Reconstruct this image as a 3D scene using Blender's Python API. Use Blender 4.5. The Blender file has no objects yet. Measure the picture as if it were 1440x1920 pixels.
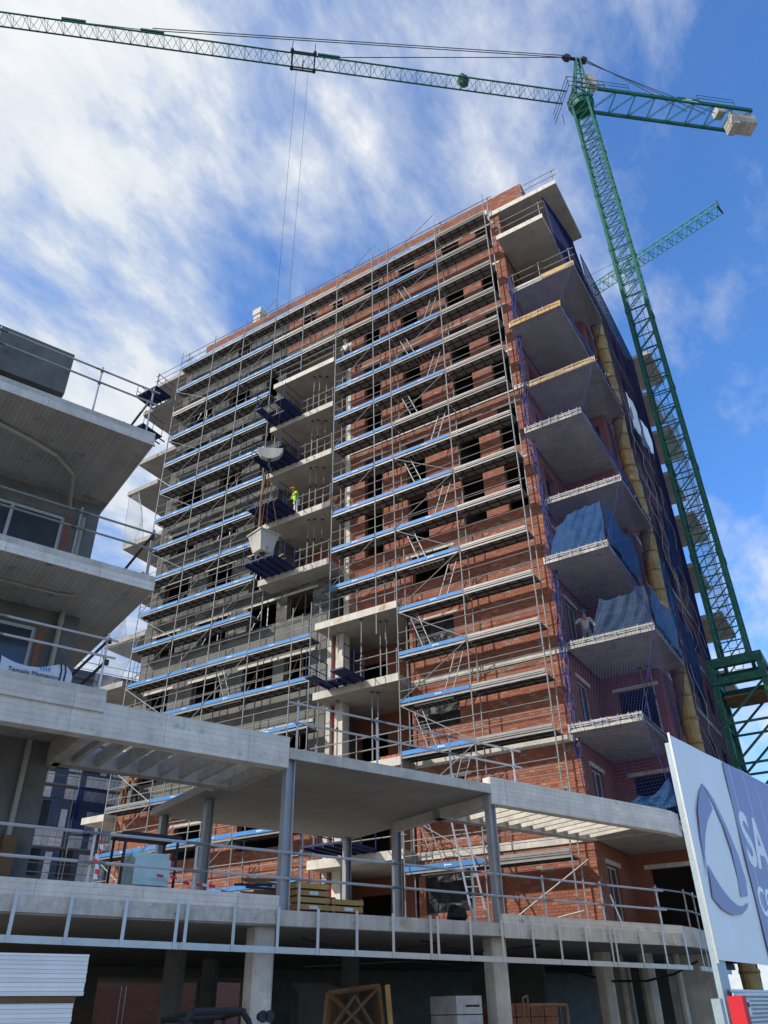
import bpy, math, random
import numpy as np
from mathutils import Matrix, Vector
random.seed(7)
R = math.radians
SC = bpy.context.scene
COL = SC.collection

# ------------------------------------------------------------------ camera
yaw, pitch, roll = R(-31.31549), R(32.87976), R(-1.11395)
fw = Vector((math.sin(yaw)*math.cos(pitch), math.cos(yaw)*math.cos(pitch), math.sin(pitch)))
rt = Vector((math.cos(yaw), -math.sin(yaw), 0))
up = rt.cross(fw)
r2 = math.cos(roll)*rt + math.sin(roll)*up
u2 = -math.sin(roll)*rt + math.cos(roll)*up
cd = bpy.data.cameras.new('camera'); cam = bpy.data.objects.new('camera', cd); COL.objects.link(cam)
M = Matrix((r2, u2, -fw)).transposed().to_4x4(); M.translation = (8.84293, -25.48093, 1.63305)
cam.matrix_world = M
cd.sensor_fit = 'HORIZONTAL'; cd.sensor_width = 36; cd.lens = 36*1453.75/1440
cd.clip_start = .1; cd.clip_end = 2000
SC.camera = cam

# ------------------------------------------------------------------ sky and sun
SUN_AZ = math.atan2(-.56, -.83); SUN_EL = R(34)
W = bpy.data.worlds.new('World'); SC.world = W; W.use_nodes = True
nt = W.node_tree; nt.nodes.clear(); NW = nt.nodes.new; LW = nt.links.new
out = NW('ShaderNodeOutputWorld'); bg = NW('ShaderNodeBackground'); bg.inputs[1].default_value = .1
sky = NW('ShaderNodeTexSky'); sky.sky_type = 'NISHITA'; sky.sun_disc = False
sky.sun_elevation = SUN_EL; sky.sun_rotation = SUN_AZ; sky.air_density = 1.0; sky.dust_density = .3; sky.ozone_density = 3.0
tc = NW('ShaderNodeTexCoord')
def wmath(op, a, b=None, c=None, clamp=False):
    n = NW('ShaderNodeMath'); n.operation = op; n.use_clamp = clamp
    for i, x in enumerate((a, b, c)):
        if x is None: continue
        if isinstance(x, (int, float)): n.inputs[i].default_value = x
        else: LW(x, n.inputs[i])
    return n.outputs[0]
sep = NW('ShaderNodeSeparateXYZ'); LW(tc.outputs['Generated'], sep.inputs[0])
zz = wmath('ADD', wmath('MAXIMUM', sep.outputs[2], 0.0), .22)
cx = wmath('DIVIDE', sep.outputs[0], zz); cy = wmath('DIVIDE', sep.outputs[1], zz)
cmb = NW('ShaderNodeCombineXYZ'); LW(cx, cmb.inputs[0]); LW(cy, cmb.inputs[1])
mp = NW('ShaderNodeMapping'); LW(cmb.outputs[0], mp.inputs[0]); mp.inputs['Rotation'].default_value = (0, 0, R(28)); mp.inputs['Scale'].default_value = (1.0, .55, 1)
def wnoise(scale, detail, rough, dist, off=(0, 0, 0)):
    m = NW('ShaderNodeMapping'); LW(mp.outputs[0], m.inputs[0]); m.inputs['Location'].default_value = off
    n = NW('ShaderNodeTexNoise'); n.inputs['Scale'].default_value = scale; n.inputs['Detail'].default_value = detail
    n.inputs['Roughness'].default_value = rough; n.inputs['Distortion'].default_value = dist
    LW(m.outputs[0], n.inputs['Vector']); return n.outputs[0]
n1 = wnoise(2.2, 9, .60, .15, (3.1, 1.2, 0)); n2 = wnoise(6.2, 9, .62, .12, (7, 2, 0))
side = wmath('MULTIPLY_ADD', sep.outputs[0], -.854, wmath('MULTIPLY', sep.outputs[1], -.52))   # towards the camera's left: more cloud
low = wmath('SUBTRACT', .60, sep.outputs[2])
cov = wmath('ADD', wmath('MULTIPLY', wmath('SUBTRACT', n1, .5), 2.0), wmath('MULTIPLY', wmath('SUBTRACT', n2, .5), 2.5))
cov = wmath('ADD', wmath('MULTIPLY_ADD', side, .95, cov), wmath('MULTIPLY', wmath('MAXIMUM', low, 0.0), 1.15))
mask = wmath('MULTIPLY_ADD', cov, 1.1, .54, clamp=True)
mask = wmath('MULTIPLY', mask, wmath('MULTIPLY_ADD', mask, .35, .65))
mask = wmath('MULTIPLY_ADD', mask, .92, .05)
rmp = NW('ShaderNodeValToRGB'); LW(wmath('MULTIPLY_ADD', n2, .5, wmath('MULTIPLY', n1, .5)), rmp.inputs[0])
rmp.color_ramp.elements[0].position = .40; rmp.color_ramp.elements[0].color = (2.5, 3.0, 3.7, 1)
rmp.color_ramp.elements[1].position = .60; rmp.color_ramp.elements[1].color = (4.65, 4.75, 4.8, 1)
tint = NW('ShaderNodeMix'); tint.data_type = 'RGBA'; tint.blend_type = 'MULTIPLY'; tint.inputs[0].default_value = 1
LW(sky.outputs[0], tint.inputs[6]); tint.inputs[7].default_value = (.50, .98, 1.46, 1)
mx = NW('ShaderNodeMix'); mx.data_type = 'RGBA'; LW(mask, mx.inputs[0]); LW(tint.outputs[2], mx.inputs[6]); LW(rmp.outputs[0], mx.inputs[7])
LW(mx.outputs[2], bg.inputs[0]); LW(bg.outputs[0], out.inputs[0])

sl = bpy.data.lights.new('sun', 'SUN'); sl.energy = 2.1; sl.angle = R(1.2); sl.color = (1, .955, .88)
so_ = bpy.data.objects.new('sun', sl); COL.objects.link(so_)
sd = Vector((math.sin(SUN_AZ)*math.cos(SUN_EL), math.cos(SUN_AZ)*math.cos(SUN_EL), math.sin(SUN_EL)))
so_.rotation_euler = sd.to_track_quat('Z', 'Y').to_euler()
vs = SC.view_settings; vs.view_transform = 'Standard'; vs.look = 'None'; vs.gamma = 1; vs.exposure = 1.02; vs.use_curve_mapping = False
SC.render.engine = 'CYCLES'; SC.cycles.max_bounces = 6; SC.cycles.transparent_max_bounces = 12

# ------------------------------------------------------------------ materials
MATS = {}
def mat(name, col, rough=.8, metal=0., amt=.25, scale=3., fine=17., bump=.15, attr=False, streak=0., boards=None, spec=.3, stain=None, alpha=None, trans=0.):
    """procedural material: two noises vary the colour, optional per-face colour, vertical streaks and board marks"""
    m = bpy.data.materials.new(name); m.use_nodes = True; t = m.node_tree; N = t.nodes.new; L = t.links.new
    b = t.nodes['Principled BSDF']; b.inputs['Roughness'].default_value = rough; b.inputs['Metallic'].default_value = metal
    b.inputs['Specular IOR Level'].default_value = spec
    c = N('ShaderNodeTexCoord'); vec = c.outputs['Object']
    def noise(s, d=5, sc=None):
        v = vec
        if sc:
            q = N('ShaderNodeMapping'); q.inputs['Scale'].default_value = sc; L(vec, q.inputs[0]); v = q.outputs[0]
        n = N('ShaderNodeTexNoise'); n.inputs['Scale'].default_value = s; n.inputs['Detail'].default_value = d; n.inputs['Roughness'].default_value = .62
        L(v, n.inputs['Vector']); return n.outputs[0]
    def mth(op, a, bb, clamp=False):
        n = N('ShaderNodeMath'); n.operation = op; n.use_clamp = clamp
        for i, x in enumerate((a, bb)):
            if isinstance(x, (int, float)): n.inputs[i].default_value = x
            else: L(x, n.inputs[i])
        return n.outputs[0]
    big, fin = noise(scale), noise(fine, 3)
    f = mth('ADD', mth('MULTIPLY', mth('SUBTRACT', big, .5), amt*4), mth('MULTIPLY', mth('SUBTRACT', fin, .5), amt*1.6))
    if streak: f = mth('SUBTRACT', f, mth('MULTIPLY', mth('SUBTRACT', noise(1., 4, (9, 9, .35)), .45), streak*3))
    oi = N('ShaderNodeObjectInfo')
    val = mth('MULTIPLY', mth('MAXIMUM', mth('ADD', f, 1.0), .25), mth('ADD', .9, mth('MULTIPLY', oi.outputs['Random'], .2)))
    hgt = fin
    if boards:
        for ax, w, depth in boards:
            d = N('ShaderNodeVectorMath'); d.operation = 'DOT_PRODUCT'; L(vec, d.inputs[0]); d.inputs[1].default_value = ax
            q = mth('DIVIDE', d.outputs['Value'], w)
            fr = mth('FRACT', q, 0); fl = mth('FLOOR', q, 0)
            wn = N('ShaderNodeTexWhiteNoise'); wn.noise_dimensions = '1D'; L(fl, wn.inputs['W'])
            line = mth('LESS_THAN', fr, min(.2, .014/w))
            val = mth('MULTIPLY', val, mth('SUBTRACT', 1.0, mth('MULTIPLY', line, depth)))
            val = mth('MULTIPLY', val, mth('ADD', 1 - depth*.25, mth('MULTIPLY', wn.outputs[0], depth*.5)))
            hgt = mth('SUBTRACT', hgt, mth('MULTIPLY', line, 1.5))
    rgb = N('ShaderNodeMix'); rgb.data_type = 'RGBA'; rgb.blend_type = 'MULTIPLY'; rgb.inputs[0].default_value = 1
    if attr:
        a = N('ShaderNodeAttribute'); a.attribute_name = 'Col'; L(a.outputs['Color'], rgb.inputs[6])
    else: rgb.inputs[6].default_value = (*col, 1)
    cc = N('ShaderNodeCombineXYZ')
    for i in range(3): L(val, cc.inputs[i])
    L(cc.outputs[0], rgb.inputs[7]); col_out = rgb.outputs[2]
    if stain:
        scol, thr, sscale = stain
        k = mth('MULTIPLY', mth('SUBTRACT', noise(sscale, 6), thr), 7, True)
        sm = N('ShaderNodeMix'); sm.data_type = 'RGBA'; L(k, sm.inputs[0]); L(col_out, sm.inputs[6]); sm.inputs[7].default_value = (*scol, 1); col_out = sm.outputs[2]
    L(col_out, b.inputs['Base Color'])
    if bump:
        bp = N('ShaderNodeBump'); bp.inputs['Strength'].default_value = bump; bp.inputs['Distance'].default_value = .02; L(hgt, bp.inputs['Height']); L(bp.outputs[0], b.inputs['Normal'])
    if alpha is not None: b.inputs['Alpha'].default_value = alpha
    if trans: b.inputs['Transmission Weight'].default_value = trans
    MATS[name] = m; return m
DD = (.37139, .92848); NN = (.92848, -.37139)
mat('concrete', (.53, .49, .42), amt=.26, scale=1.8, streak=.14, bump=.35, stain=((.20, .185, .16), .66, 2.2))
mat('concrete_board', (.66, .61, .53), amt=.16, scale=2.6, streak=.09, bump=.35, boards=[((0, 0, 1), .11, .16), ((DD[0], DD[1], 0), 1.85, .35)], stain=((.30, .30, .29), .62, 3))
mat('concrete_rough', (.56, .52, .45), amt=.22, scale=6, streak=.15, bump=.5, stain=((.22, .20, .17), .60, 9))
mat('concrete_rust', (.54, .50, .43), amt=.18, scale=2.5, streak=.18, stain=((.34, .17, .07), .60, 1.1))
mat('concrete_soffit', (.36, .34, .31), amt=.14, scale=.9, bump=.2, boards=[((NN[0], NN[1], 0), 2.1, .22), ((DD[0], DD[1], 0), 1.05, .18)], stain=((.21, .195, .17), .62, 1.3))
mat('concrete_plank', (.42, .40, .36), amt=.15, scale=1.5, bump=.5, boards=[((DD[0], DD[1], 0), .095, .28), ((NN[0], NN[1], 0), 1.9, .3)], stain=((.13, .12, .105), .585, 1.7))
mat('concrete_slab_shaded', (.33, .31, .28), amt=.2, scale=1.4, bump=.2, boards=[((1, 0, 0), 1.1, .2), ((0, 1, 0), 2.2, .2)], stain=((.17, .155, .135), .62, 1.6))  # darker copy of the slab concrete; underside shade put into its base colour
mat('concrete_shaded', (.17, .168, .16), amt=.2, scale=2)  # concrete deep under the podium, the dimness there put into its colour
mat('render_grey', (.135, .13, .118), amt=.28, scale=.9, streak=.16, bump=.2, stain=((.19, .18, .16), .63, 1.6))
mat('render_dark', (.15, .143, .13), amt=.34, scale=1.4, streak=.1, stain=((.15, .14, .125), .64, 2))
mat('brick', (.3, .1, .06), attr=True, stain=((.27, .19, .15), .69, 2.4), amt=.11, scale=.7, fine=30, rough=.9, bump=.3)
mat('mortar', (.25, .12, .085), amt=.2, scale=5)
mat('mortar_grey', (.10, .098, .09), amt=.2, scale=5)
mat('block_grey', (.2, .2, .19), attr=True, amt=.25, scale=2.5, fine=18, rough=.95, bump=.6)
mat('brick_flat', (.27, .10, .065), amt=.2, scale=.8, boards=[((0, 0, 1), .1, .25)])
mat('dark', (.02, .02, .021), amt=.2)
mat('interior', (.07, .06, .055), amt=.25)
mat('galv', (.27, .27, .262), rough=.5, metal=.4, amt=.18, scale=7, bump=.05, stain=((.28, .24, .19), .70, 5))
mat('galv_bright', (.50, .50, .49), rough=.42, metal=.4, amt=.1, scale=4, bump=.05)
mat('alu', (.21, .21, .205), rough=.5, metal=.3, amt=.15, scale=3, bump=.05)
mat('deck', (.22, .215, .205), rough=.7, metal=.2, amt=.25, scale=4)
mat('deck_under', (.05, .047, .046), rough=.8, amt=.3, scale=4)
mat('toe_blue', (.04, .20, .47), rough=.55, amt=.12, scale=5, stain=((.16, .30, .46), .64, 7))
mat('white_mark', (.75, .78, .78), rough=.6, amt=.1)
mat('navy', (.012, .022, .085), rough=.6, amt=.25, scale=3)
mat('steel_dark', (.035, .035, .04), rough=.6, metal=.2, amt=.2)
mat('steel_grey', (.34, .35, .365), rough=.5, metal=.25, amt=.15, scale=2)
mat('post_blue', (.30, .37, .40), rough=.5, metal=.2, amt=.15, scale=1.5)
mat('green', (.005, .095, .065), rough=.5, amt=.3, scale=1.2, stain=((.05, .15, .11), .60, 2.5))
mat('green_worn', (.012, .105, .066), rough=.6, amt=.35, scale=3, stain=((.20, .24, .19), .57, 9))
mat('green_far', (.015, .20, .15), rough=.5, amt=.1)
mat('ballast', (.40, .38, .34), amt=.28, scale=1.2, streak=.3, stain=((.20, .19, .17), .6, 2))
mat('rope', (.05, .05, .055), rough=.7, amt=.1, bump=0)
mat('net', (.008, .022, .12), rough=.7, amt=.1, bump=0)
mat('net_white', (.35, .38, .42), rough=.7, amt=.1, bump=0)
mat('tarp_blue', (.02, .09, .23), rough=.65, amt=.3, scale=3, bump=.3, alpha=.62)
mat('tarp_grey', (.04, .085, .16), rough=.65, amt=.3, scale=3, bump=.3, alpha=.5)
mat('black_plastic', (.012, .013, .015), rough=.5, amt=.3, scale=3, bump=.2, spec=.3)
mat('wood', (.50, .30, .11), rough=.75, amt=.2, scale=2, streak=.2)
mat('wood_pale', (.46, .33, .17), rough=.8, amt=.2, scale=2)
mat('wood_brown', (.19, .105, .05), rough=.8, amt=.3, scale=2)
mat('yellow', (.33, .23, .095), rough=.6, amt=.32, scale=3, streak=.2)
mat('orange', (.85, .30, .02), rough=.4, amt=.05, bump=0)
mat('hivis', (.48, .86, .03), rough=.6, amt=.1, bump=0)
mat('skin', (.45, .25, .17), rough=.6, amt=.1, bump=0)
mat('cloth_white', (.62, .62, .60), rough=.85, amt=.1)
mat('cloth_grey', (.30, .31, .32), rough=.85, amt=.15)
mat('cloth_dark', (.03, .035, .05), rough=.85, amt=.15)
mat('blue_cap', (.02, .25, .55), rough=.4, amt=.05, bump=0)
mat('banner_white', (.92, .90, .85), rough=.5, amt=.05, scale=.8, bump=.35)
mat('banner_purple', (.27, .265, .43), rough=.5, amt=.05, scale=.8, bump=.2)
mat('red', (.55, .015, .025), rough=.6, amt=.12)
mat('foam_white', (.84, .83, .80), rough=.8, amt=.05, scale=2)
mat('pipe', (.36, .335, .27), rough=.5, amt=.15)
mat('glass_dark', (.045, .055, .065), rough=.12, amt=.3, scale=1, bump=0, spec=.7)
mat('glass_green', (.55, .70, .66), rough=.18, amt=.2, scale=2, bump=.1, spec=.6)
mat('frame_white', (.45, .46, .47), rough=.5, amt=.1)
mat('sack', (.70, .71, .76), rough=.8, amt=.08, scale=5, bump=.5)
mat('insul', (.74, .76, .80), rough=.6, amt=.15, scale=4, boards=[((DD[0]*.7, DD[1]*.7, .7), .16, .45)])
mat('insul_pink', (.85, .78, .79), rough=.6, amt=.2, scale=6, boards=[((0, 0, 1), .30, .5)])
mat('insul_blue', (.10, .13, .22), rough=.6, amt=.3, scale=6)
mat('far_brick', (.20, .085, .06), amt=.2, boards=[((0, 0, 1), .2, .15)])
mat('ground_mat', (.28, .255, .22), amt=.25, scale=.6)
mat('floor_dark', (.07, .066, .06), amt=.3, scale=1)  # kept dark to soak up bounce light under the podium
mat('asphalt', (.055, .055, .055), amt=.25, scale=1)
mat('tape', (.75, .05, .05), rough=.5, amt=.1)
mat('wrap', (.42, .42, .41), rough=.35, amt=.3, scale=3, spec=.6)
mat('text_dark', (.02, .02, .03), rough=.7, amt=.1, bump=0)

# ------------------------------------------------------------------ helpers
WL = {}     # world location of every object that parents something
A0 = (.42, -6.75)
def Fp(s, o, z=0.): return (A0[0]+DD[0]*s+NN[0]*o, A0[1]+DD[1]*s+NN[1]*o, z)
class MB:
    def __init__(s, xf=None): s.v = []; s.f = []; s.c = []; s.m = []; s.xf = xf
    def add(s, vs, fs, col=None, mi=0):
        n = len(s.v); s.v += [s.xf(*p) for p in vs] if s.xf else [tuple(p) for p in vs]
        for f in fs: s.f.append([n+i for i in f]); s.c.append(col); s.m.append(mi)
    def hexa(s, p, col=None, mi=0): s.add(p, [(0, 3, 2, 1), (4, 5, 6, 7), (0, 1, 5, 4), (1, 2, 6, 5), (2, 3, 7, 6), (3, 0, 4, 7)], col, mi)
    def box(s, x0, x1, y0, y1, z0, z1, col=None, mi=0):
        s.hexa([(x0, y0, z0), (x1, y0, z0), (x1, y1, z0), (x0, y1, z0), (x0, y0, z1), (x1, y0, z1), (x1, y1, z1), (x0, y1, z1)], col, mi); return s
    def prism(s, poly, z0, z1, mi=0):
        n = len(poly); vs = [(*p[:2], z0) for p in poly]+[(*p[:2], z1) for p in poly]
        s.add(vs, [tuple(range(n-1, -1, -1)), tuple(range(n, 2*n))]+[(i, (i+1) % n, n+(i+1) % n, n+i) for i in range(n)], None, mi); return s
    def ring(s, p, q, r0, r1, n, cap=True, mi=0, ph=0.):
        p, q = Vector(p), Vector(q); d = (q-p)
        if d.length < 1e-6: return s
        d.normalize(); a = Vector((0, 0, 1)) if abs(d.z) < .9 else Vector((1, 0, 0)); a = d.cross(a).normalized(); b = d.cross(a)
        vs = [tuple(c+(a*math.cos(ph+2*math.pi*i/n)+b*math.sin(ph+2*math.pi*i/n))*r) for c, r in ((p, r0), (q, r1)) for i in range(n)]
        fs = [(i, (i+1) % n, n+(i+1) % n, n+i) for i in range(n)]
        if cap: fs += [tuple(range(n-1, -1, -1)), tuple(range(n, 2*n))]
        s.add(vs, fs, None, mi); return s
    def tube(s, p, q, r, n=6, mi=0): return s.ring(p, q, r, r, n, True, mi)
    def bar(s, p, q, r, mi=0): return s.ring(p, q, r, r, 4, True, mi, math.pi/4)
    def path(s, pts, r, n=5):
        for a, b in zip(pts, pts[1:]): s.tube(a, b, r, n)
        return s
    def strand(s, pts, r):
        """thin three-sided cord along pts"""
        pts = [Vector(p) for p in pts]; vs = []; k = len(pts)
        for i, p in enumerate(pts):
            d = (pts[min(i+1, k-1)]-pts[max(i-1, 0)]).normalized(); a = Vector((.31, .52, .8)); a = d.cross(a).normalized(); b = d.cross(a)
            vs += [tuple(p+(a*math.cos(t)+b*math.sin(t))*r) for t in (0, 2.094, 4.189)]
        s.add(vs, [(3*i+j, 3*i+(j+1) % 3, 3*i+3+(j+1) % 3, 3*i+3+j) for i in range(k-1) for j in range(3)])
    def mesh(s, name, mats):
        me = bpy.data.meshes.new(name); me.from_pydata(s.v, [], s.f)
        for m in (mats if isinstance(mats, (list, tuple)) else [mats]): me.materials.append(MATS[m])
        if any(s.m): me.polygons.foreach_set('material_index', s.m)
        if any(c is not None for c in s.c):
            at = me.color_attributes.new('Col', 'FLOAT_COLOR', 'CORNER')
            cols = np.repeat(np.array([(*(c or (.3, .3, .3)), 1.) for c in s.c], dtype=np.float32), [len(f) for f in s.f], axis=0)
            at.data.foreach_set('color', cols.ravel())
        me.update(); return me
    def build(s, name, mats, parent=None, at=(0, 0, 0), kind=None, label=None): return link(name, s.mesh(name, mats), parent, at, kind, label)
def link(name, me, parent=None, at=(0, 0, 0), kind=None, label=None):
    o = bpy.data.objects.new(name, me); COL.objects.link(o); base = (0, 0, 0)
    if parent is not None: o.parent = parent; base = WL[parent.name]
    o.location = tuple(a-b for a, b in zip(at, base)); WL[o.name] = tuple(at)
    if kind: o['kind'] = kind
    if label: o['label'] = label
    return o
def tag(o, label, cat, group=None):
    o['label'] = label; o['category'] = cat
    if group: o['group'] = group
    return o
def thing(name, label, cat, loc=(0, 0, 0), group=None):
    o = bpy.data.objects.new(name, None); COL.objects.link(o); o.location = loc; WL[o.name] = tuple(loc); o.empty_display_size = .2
    return tag(o, label, cat, group)
def dup(root, loc, label, group=None, rotz=None):
    """copy of a thing with copies of its parts and sub-parts"""
    r = root.copy(); COL.objects.link(r); r.location = loc; r['label'] = label
    if group: r['group'] = group
    if rotz is not None: r.rotation_euler = (0, 0, rotz)
    for ch in root.children:
        c = ch.copy(); COL.objects.link(c); c.parent = r
        for g in ch.children:
            d = g.copy(); COL.objects.link(d); d.parent = c
    return r
def text(name, body, size, mtx, material, parent=None, depth=.004):
    cu = bpy.data.curves.new(name, 'FONT'); cu.body = body; cu.size = size; cu.extrude = depth; cu.align_x = 'LEFT'
    cu.materials.append(MATS[material]); o = bpy.data.objects.new(name, cu); COL.objects.link(o)
    if parent is not None:
        o.parent = parent; mtx = Matrix.Translation(-Vector(WL[parent.name])) @ mtx
    o.matrix_local = mtx; return o
def mesh_text(o):
    '''the lettering as a real mesh object'''
    dg = bpy.context.evaluated_depsgraph_get(); me = bpy.data.meshes.new_from_object(o.evaluated_get(dg)); me.name = 'lettering'
    q = bpy.data.objects.new('lettering', me); COL.objects.link(q); q.parent = o.parent; q.matrix_local = o.matrix_local.copy()
    if not me.materials: me.materials.append(o.data.materials[0])
    bpy.data.objects.remove(o); q.name = 'lettering'; return q
def wall(mb, axis, a0, a1, z0, z1, d0, d1, openings):
    """a wall with real openings: boxes between them. axis 'x' runs along X at depth y d0..d1, 'y' along Y at x d0..d1"""
    zs = sorted({z0, z1, *[max(z0, min(z1, z)) for o in openings for z in o[2:4]]})
    for za, zb in zip(zs, zs[1:]):
        if zb-za < 1e-4: continue
        cuts = sorted([(max(a0, o[0]), min(a1, o[1])) for o in openings if o[2] < (za+zb)/2 < o[3] and o[1] > a0 and o[0] < a1]); x = a0
        for c0, c1 in cuts+[(a1, a1)]:
            if c0-x > 1e-4:
                if axis == 'x': mb.box(x, c0, d0, d1, za, zb)
                else: mb.box(d0, d1, x, c0, za, zb)
            x = max(x, c1)
BR_RED = [(.262, .098, .062), (.285, .110, .069), (.235, .087, .056), (.302, .124, .080), (.255, .104, .068)]
def brick_colour(grey=False):
    if grey:
        g = random.choice((.08, .105, .125, .16, .115, .095)); return (g, g*.985, g*.93)
    r = random.random()
    if r < .022: return (.22, .20, .18)
    if r < .05: return (.36, .17, .11)
    c = random.choice(BR_RED); k = random.uniform(.86, 1.12); return tuple(x*k for x in c)
def bricks(mb, x0, x1, z0, z1, y, openings, L=.25, H=.1, grey=False, skip=None, prouds=.012, singles=None):
    row = 0; z = z0
    while z < z1-.03:
        h = min(H, z1-z)-.010; x = x0-(L/2 if row % 2 else 0)
        ops = [o for o in openings if o[2] < z+H*.5 < o[3]]
        while x < x1:
            a, b = max(x, x0)+.004, min(x+L, x1)-.006
            for o in ops:
                if a < o[1] and b > o[0]:
                    if a < o[0]: b = o[0]
                    elif b > o[1]: a = o[1]
                    else: a = b
            if b-a > .03:
                c = brick_colour(grey)
                if singles is not None and b-a > L*.9 and skip and skip(a, z): singles.append((a, z, c))
                else:
                    p = y-prouds-random.uniform(0, .006)
                    mb.add([(a, p, z), (b, p, z), (b, p, z+h), (a, p, z+h), (a, y, z), (b, y, z), (b, y, z+h), (a, y, z+h)],
                           [(0, 1, 2, 3), (3, 2, 6, 7), (4, 5, 1, 0), (1, 5, 6, 2), (4, 0, 3, 7)], c)
            x += L
        z += H; row += 1

# ------------------------------------------------------------------ ground
g = MB(); g.box(-300, 300, -300, 300, -1.0, 0.); g.build('ground', 'ground_mat', kind='structure')
g = MB(); g.box(-60, 60, -60, -24, .004, .012) ; g.build('road', 'asphalt', kind='structure')

g = MB(); g.prism([Fp(-16, -1.2)[:2], Fp(7.0, -1.2)[:2], (3.0, 8), (3.0, 24), (-40, 24), Fp(-16, -30)[:2]], .004, .016); g.build('darkening_floor', 'floor_dark', kind='structure')  # unseen sheet, added to dim the light bouncing under the podium
# ------------------------------------------------------------------ the tower
FL = [3.35, 6.5, 9.75, 13.05, 16.25, 19.45, 22.65, 25.85, 29.0, 32.2, 35.4, 38.65]
ORD = ['topmost', 'second highest', 'third highest', 'fourth highest', 'fifth highest', 'sixth highest', 'seventh highest', 'eighth highest', 'ninth highest', 'lowest']
tower = thing('apartment_tower', 'tall unfinished apartment tower of red brick and grey rendered blocks behind the scaffolding', 'building', (-10, 1, 3.35))
fop, lop, win_r, win_l = [], [], [], []     # openings of the front brick wall, of the left wall
for i in range(5, 11):
    z = FL[i]
    for (a, b) in ((-8.35, -7.33), (-5.92, -4.9), (-3.15, -2.05), (-1.02, -.1)):
        o = (a, b, z+.06, z+2.45)
        if i == 10: o = (a, b, z+.9, z+2.5)
        win_r.append(o)
for i in range(0, 5):
    z = FL[i]; win_r.append((-5.85, -4.0, z+1.15, z+2.45))
for i in range(5, 11):
    z = FL[i]
    if i == 10: win_l += [(-18.1, -17.1, z+1.2, z+2.6)]
    else: win_l += [(-21.6, -19.8, z+1.05, z+2.35), (-18.4, -16.7, z+1.05, z+2.35), (-15.4, -14.5, z+.2, z+2.35)]
for i in (2, 3, 4): win_l += [(-18.6, -16.7, FL[i]+1.25, FL[i]+2.5), (-15.35, -13.5, FL[i]+1.25, FL[i]+2.5), (-12.85, -11.3, FL[i]+1.25, FL[i]+2.5), (-21.7, -20.2, FL[i]+1.25, FL[i]+2.5)]
win_l += [(-14.9, -11.9, FL[1]+.9, FL[1]+2.3), (-18.6, -16.7, FL[1]+.9, FL[1]+2.3), (-14.9, -12.9, FL[0]+.9, FL[0]+2.3), (-18.6, -16.7, FL[0]+.9, FL[0]+2.3)]
top_ops = [(-12.9, -11.9, 36.4, 37.9), (-10.6, -9.9, 36.4, 37.9)]
# backing walls
mb = MB(); wall(mb, 'x', -9.2, .45, 16.25, 38.3, 1.0, 1.28, win_r); wall(mb, 'x', -6.12, .45, 3.35, 16.25, 1.0, 1.28, win_r)
wall(mb, 'x', -13.9, -9.2, 35.4, 38.3, 1.0, 1.28, top_ops)
mb.build('front_wall', 'mortar', tower)
mb = MB(); wall(mb, 'x', -22.6, -13.9, 19.45, 38.3, 1.0, 1.28, win_l)
mb.build('front_wall', 'mortar_grey', tower)
mb = MB(); wall(mb, 'x', -22.6, -10.33, 9.75, 19.45, 1.0, 1.28, win_l); mb.build('rendered_wall', 'render_grey', tower, label='smooth grey rendered wall')
mb = MB(); wall(mb, 'x', -22.6, -10.33, 3.35, 9.75, 1.0, 1.28, win_l); mb.build('front_wall', 'mortar', tower)
# bricks
single = []
mb = MB(); skipf = lambda x, z: -3.9 < x < .3 and 3.6 < z < 6.3
bricks(mb, -6.12, .45, 3.36, 16.2, 1.0, win_r+[(-7, 1, 12.72, 13.0), (-7, 1, 9.45, 9.75), (-7, 1, 6.2, 6.5)], skip=skipf, singles=single)
single.sort(key=lambda t: (-t[1], t[0])); keep, rest = single[-290:], single[:-290]
for a, z, c in rest: mb.box(a, a+.24, .984, 1.0, z, z+.09, c)
bricks(mb, -9.2, .45, 16.2, 38.3, 1.0, win_r+[(-10, 1, 25.78, 26.06)])
bricks(mb, -13.9, -9.2, 35.4, 38.3, 1.0, top_ops); bricks(mb, -22.6, -10.33, 3.36, 9.7, 1.0, win_l)
mb.build('brick', 'brick', tower, kind='stuff')
variants = []
for k in range(8):
    m_ = MB(); m_.box(0, .24, -.017, 0, 0, .09, brick_colour()); variants.append(m_.mesh('brick', 'brick'))
for a, z, c in keep: link('brick', random.choice(variants), tower, (a, 1.0, z))
mb = MB(); bricks(mb, -22.6, -13.9, 19.45, 38.3, 1.0, win_l, L=.48, H=.155, grey=True, prouds=.014); bricks(mb, -22.6, -10.33, 17.2, 19.45, 1.0, win_l, L=.48, H=.155, grey=True, prouds=.012)
mb.build('block', 'block_grey', tower, kind='stuff')
# concrete bands, lintels, sills
for z0, z1, a, b in ((25.8, 26.04, -9.2, .62), (12.74, 12.98, -6.1, .60), (9.47, 9.73, -6.1, .48), (6.22, 6.48, -6.1, .48), (38.3, 38.55, -22.6, -.1)):
    MB().box(a, b, .93, 1.0, z0, z1).build('floor_band', 'concrete', tower)
for (a, b, z0, z1) in win_r+win_l+top_ops:
    MB().box(a-.28, b+.28, .955, 1.05, z1, z1+.13).build('lintel', 'concrete', tower)
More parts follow.
